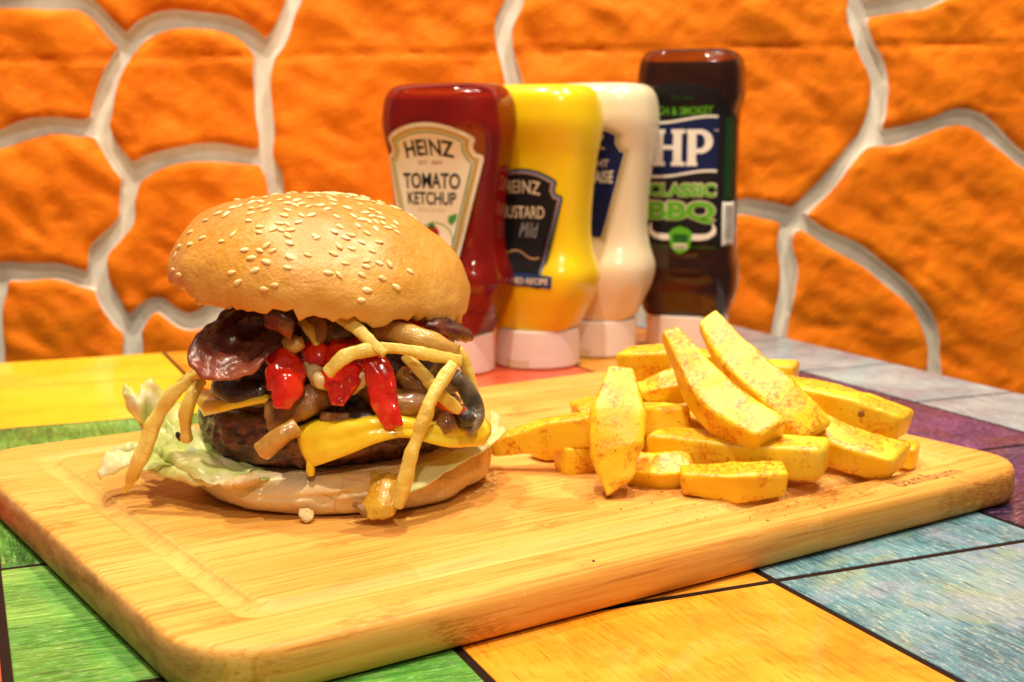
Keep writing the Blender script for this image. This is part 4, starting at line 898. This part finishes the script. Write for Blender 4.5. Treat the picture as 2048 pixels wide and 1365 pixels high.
FRIES = [ # path, w, h, roll, taper, endcut, label
 ([(1243,748,48.6),(1238,870,47.3),(1240,990,46.6)], 1.95, 1.25, 0.15, (0.55, 1.1, 1.05, 0.6), (0.2, -0.3), 'broad fry leaning upright at the front left of the pile'),
 ([(985,893,50.6),(1090,872,50.4),(1215,850,50.0)], 1.05, 1.15, 0.2, (0.75, 1, 1.05), (0.3, 0.2), 'fry pointing left out of the pile until it touches the burger'),
 ([(1128,922,50.2),(1170,918,50.6),(1225,905,51.2)], 1.1, 1.25, 0.1, (1, 1, 1), (0.1, 0), 'short glossy fry end below the one touching the burger'),
 ([(1165,815,53.0),(1185,832,51.8),(1200,860,50.8)], 1.2, 1.0, 0.3, (0.8, 1, 1), (0, 0), 'rounded fry tip behind the upright leaning fry'),
 ([(1062,904,52.6),(1095,902,52.2),(1130,898,52.2)], 0.9, 0.5, 0, (0.5, 1, 1), (0.4, 0), 'thin sliver of fry lying under the left fry'),
 ([(1265,952,48.6),(1315,950,48.2),(1372,938,48.4)], 1.25, 1.1, 0.5, (0.9, 1, 0.9), (0.2, 0.4), 'small dark seasoned fry in shadow at the front of the pile'),
 ([(1372,962,46.9),(1465,968,46.6),(1560,960,46.9)], 1.3, 1.2, 0.15, (0.75, 1.05, 0.85), (0.25, 0.5), 'plain pale fry lying frontmost on the board'),
 ([(1318,888,49.6),(1470,905,48.6),(1640,918,48.0)], 1.5, 1.3, 0.1, (0.9, 1, 1.02), (0, 0.1), 'longest fry lying across the front above the frontmost one'),
 ([(1344,672,50.6),(1400,770,49.6),(1460,830,48.6),(1532,872,47.9)], 1.75, 1.35, 0.55, (0.45, 0.95, 1.08, 0.95), (-0.3, 0.2), 'big fry with a red spice streak crossing the middle of the pile'),
 ([(1420,648,53.2),(1480,728,51.8),(1550,800,50.6),(1616,868,49.8)], 1.7, 1.35, 0.5, (0.62, 0.95, 1.05, 1), (0.3, 0.2), 'topmost fry whose tip stands highest over the pile'),
 ([(1345,842,50.0),(1300,838,51.6),(1250,830,53.4)], 1.45, 1.25, 0.1, (1, 1, 1), (0, 0), 'fry with its cut end facing out right of the upright fry'),
 ([(1290,790,52.8),(1330,775,52.6),(1380,765,52.6)], 1.3, 1.1, 0.4, (0.9, 1, 1), (0.6, 0), 'wedge shaped fry between the pale block and the cut end'),
 ([(1258,730,56.0),(1290,728,55.6),(1330,726,55.4)], 1.5, 1.45, 0.05, (1, 1, 1), (0, 0), 'pale square fry block at the back left of the pile'),
 ([(1370,730,55.2),(1408,728,55.2),(1445,735,55.4)], 1.3, 1.0, 0.1, (1, 1, 1), (0, 0), 'fry dusted red on top between the two tallest fries'),
 ([(1500,755,56.6),(1540,748,56.4),(1586,748,56.4)], 1.25, 1.1, 0.1, (1, 1, 0.95), (0, 0.2), 'pale fry end at the back right behind the topmost fry'),
 ([(1590,790,53.6),(1690,812,52.6),(1800,850,52.0)], 1.55, 1.35, 0.25, (0.9, 1, 0.95), (0, 0.5), 'fry with a dark potato eye on its side, at the right'),
 ([(1600,850,51.2),(1690,890,50.2),(1788,935,49.6)], 1.7, 1.2, 0.3, (0.9, 1, 1), (0, 0.3), 'spice dusted fry sloping down to the board edge on the right'),
 ([(1720,890,52.4),(1775,905,51.8),(1826,922,51.4)], 1.1, 0.95, 0.1, (1, 1, 0.95), (0, 0.1), 'rightmost pale fry end resting on the board'),
 ([(1370,840,51.2),(1440,862,50.6),(1520,885,50.2)], 1.3, 1.1, 0.2, (1, 1, 1), (0, 0), 'shaded fry under the big spice streaked one'),
 ([(1560,775,54.4),(1600,785,54.0),(1650,800,53.8)], 1.2, 1.0, 0.4, (0.9, 1, 1), (0, 0), 'fry half hidden between the topmost fry and the potato eye fry'),
 ([(1500,830,53.6),(1560,850,53),(1640,870,52.6)], 1.3, 1.2, 0.2, (1, 1, 1), (0, 0), 'buried fry in the middle of the pile below the topmost one'),
 ([(1390,925,50.6),(1480,940,50.0),(1560,945,49.6)], 1.1, 0.9, 0.2, (1, 1, 1), (0, 0), 'buried fry beneath the longest front fry'),
 ([(1250,890,52.4),(1310,880,52.4),(1370,880,52.6)], 1.2, 1.1, 0.2, (1, 1, 1), (0, 0), 'buried fry behind the small dark fry'),
]
for k_, (pt, w_, h_, ro, tp, ec, lb) in enumerate(FRIES):
    P = np.array([dep(*p) for p in pt]); 
    P[1:-1] += np.random.uniform(-0.10, 0.10, P[1:-1].shape)
    P[:, 2] = np.maximum(P[:, 2], BZ+h_*0.47); ec = (ec[0]+random.uniform(-0.35, 0.35), ec[1]+random.uniform(-0.35, 0.35)); ro += random.uniform(-0.12, 0.12)
    o = sweep('french_fry', P, w_, h_, M_FRY, None, px=False, n_exp=7.5, k=12 if len(P) < 4 else 9, ns=40, roll=ro, amp=0.11, nscale=2.2, seed=k_*3.7+1, taper=tp, endcut=ec, amp2=0.04)
    tag(o, lb, 'french fry', G_F)
# potato eye on one fry handled as a child
eye = [o for o in bpy.data.objects if o.get('label', '').startswith('fry with a dark potato eye')][0]
bm_ = BVHTree.FromPolygons([tuple((np.array(v.co)/S)+ORG[eye]) for v in eye.data.vertices], [tuple(p.vertices) for p in eye.data.polygons])
h = bm_.ray_cast(Vector((0, 0, CAMH)), Vector(ray(1722, 828)))
if h[0] is not None:
    c_ = np.array(h[0]); V = []; F = []; n_ = Vector(h[1]); n_ = n_ if n_.y < 0 else -n_; t1 = n_.orthogonal().normalized(); t2 = n_.cross(t1)
    for r, z in ((0.16, -0.02), (0.13, 0.03), (0.07, 0.035), (0.02, 0.02)):
        for q in range(12):
            a = q/12*6.283; k = 1+0.25*nz((a, r, 0), 0.7, 3); V.append(c_+np.array(t1)*r*k*math.cos(a)+np.array(t2)*r*k*math.sin(a)+np.array(n_)*z)
    F = grid_faces(4, 12, 0, False, True)+[tuple(36+i for i in range(12))]
    build('potato_eye', V, F, plain('potato_eye_brown', (0.32, 0.14, 0.02), 0.6), eye)

# ================================================================== CRUMBS, SPILLS AND A PAINTED SHADOW
M_SPICE = plain('spice_crumb', (0.40, 0.12, 0.012), 0.6); M_BLACK = plain('peppercorn_black', (0.015, 0.010, 0.008), 0.5)
def speck(V, F, p, r, seed):
    o = len(V); 
    for k, (a, b, c) in enumerate(((1, 0, 0), (-1, 0, 0), (0, 1, 0), (0, -1, 0), (0, 0, 0.8), (0, 0, -0.3))):
        k_ = r*random.uniform(0.6, 1.3); V.append((p[0]+a*k_, p[1]+b*k_, p[2]+c*k_*0.7+0.2*r))
    for f in ((0, 2, 4), (2, 1, 4), (1, 3, 4), (3, 0, 4), (2, 0, 5), (1, 2, 5), (3, 1, 5), (0, 3, 5)): F.append(tuple(o+i for i in f))
V, F = [], []
for _ in range(420):
    x = random.gauss(1640, 150); y = random.gauss(985, 34)
    p = at(x, y, BZ); d = p-bcen; u, v = d.dot(be1)+BL/2, d.dot(be2)+BW/2
    if 0.6 < u < BL-0.6 and 0.6 < v < BW-0.6: speck(V, F, p, abs(random.gauss(0, 0.028))+0.012, 0)
for _ in range(140):
    x = random.uniform(1000, 1900); y = random.uniform(880, 1060); p = at(x, y, BZ); d = p-bcen; u, v = d.dot(be1)+BL/2, d.dot(be2)+BW/2
    if 0.6 < u < BL-0.6 and 0.6 < v < BW-0.6: speck(V, F, p, abs(random.gauss(0, 0.02))+0.01, 0)
tag(build('spice_crumbs', V, F, M_SPICE, None, smooth=False), 'scattered orange spice crumbs on the board round the fries', 'crumbs', None, 'stuff')
V, F = [], []
for _ in range(60):
    p = at(random.uniform(1600, 2040), random.uniform(1060, 1260), 0.0); speck(V, F, p, abs(random.gauss(0, 0.02))+0.012, 0)
tag(build('table_crumbs', V, F, plain('orange_crumb', (0.6, 0.16, 0.03), 0.6), None, smooth=False), 'tiny orange crumbs on the blue table squares', 'crumbs', None, 'stuff')
V, F = [], []; speck(V, F, at(1187, 1123, BZ), 0.07, 0)
tag(build('pepper_speck', V, F, M_BLACK, None, smooth=False), 'single black pepper speck near the front edge of the board', 'speck')
def puddle(name, cx, cy, rx, ry, mat, label, cat, seed, z=BZ, h=0.03, rot=0.0):
    c0 = at(cx, cy, z); V = []; F = []; n_ = 40
    for k, (r, hh) in enumerate(((1.0, 0.004), (0.97, h*0.6), (0.88, h), (0.5, h*1.05), (0.02, h*1.05))):
        for q in range(n_):
            a = 2*math.pi*q/n_; w = r*(1+0.35*nz((math.cos(a), math.sin(a), seed), 0.55)+0.12*nz((math.cos(a)*3, math.sin(a)*3, seed), 0.6))
            x, y = rx*w*math.cos(a), ry*w*math.sin(a); V.append((c0[0]+x*math.cos(rot)-y*math.sin(rot), c0[1]+x*math.sin(rot)+y*math.cos(rot), z+hh))
    F = grid_faces(5, n_, 0, False, True)+[tuple(4*n_+i for i in range(n_))]
    return tag(build(name, V, F, mat, None), label, cat)
def mat_oil(name, col, rough=0.06, alpha=0.35):
    n = NB(name); m = n.fin(col, rough, None, spec=0.6); n.b.inputs['Alpha'].default_value = alpha; return m
M_OIL, M_JUICE_SHADE = mat_oil('clear_oil', (0.62, 0.26, 0.03), 0.06, 0.22), mat_oil('juice_and_painted_shade', (0.40, 0.13, 0.03), 0.08, 0.32)  # the juice colour also serves the painted burger shadow
puddle('puddle_or_shade_patch', 1620, 985, 1.1, 0.75, M_JUICE_SHADE, 'wet brownish oil puddle on the board in front of the fries', 'puddle', 2.0)
puddle('puddle_or_shade_patch', 985, 985, 1.15, 1.5, M_OIL, 'amber juice puddle on the board right of the burger', 'puddle', 5.0)
puddle('puddle_or_shade_patch', 755, 1062, 1.1, 0.6, M_JUICE_SHADE, 'dark patch painting the burger shadow on the board in front of it', 'puddle', 8.0)  # thin dark sheet standing in for the burger's cast shadow
puddle('puddle_or_shade_patch', 1110, 1010, 1.6, 1.0, M_OIL, 'faint oil stain on the board between burger and fries', 'puddle', 11.0, h=0.015)
V, F = [], []
for _ in range(26): speck(V, F, at(random.gauss(975, 14), random.gauss(965, 14), BZ), random.uniform(0.05, 0.12), 0)
tag(build('sauce_bits', V, F, M_SAU, None, smooth=True), 'bits of pale sauce and crumb in the juice right of the burger', 'crumbs', None, 'stuff')
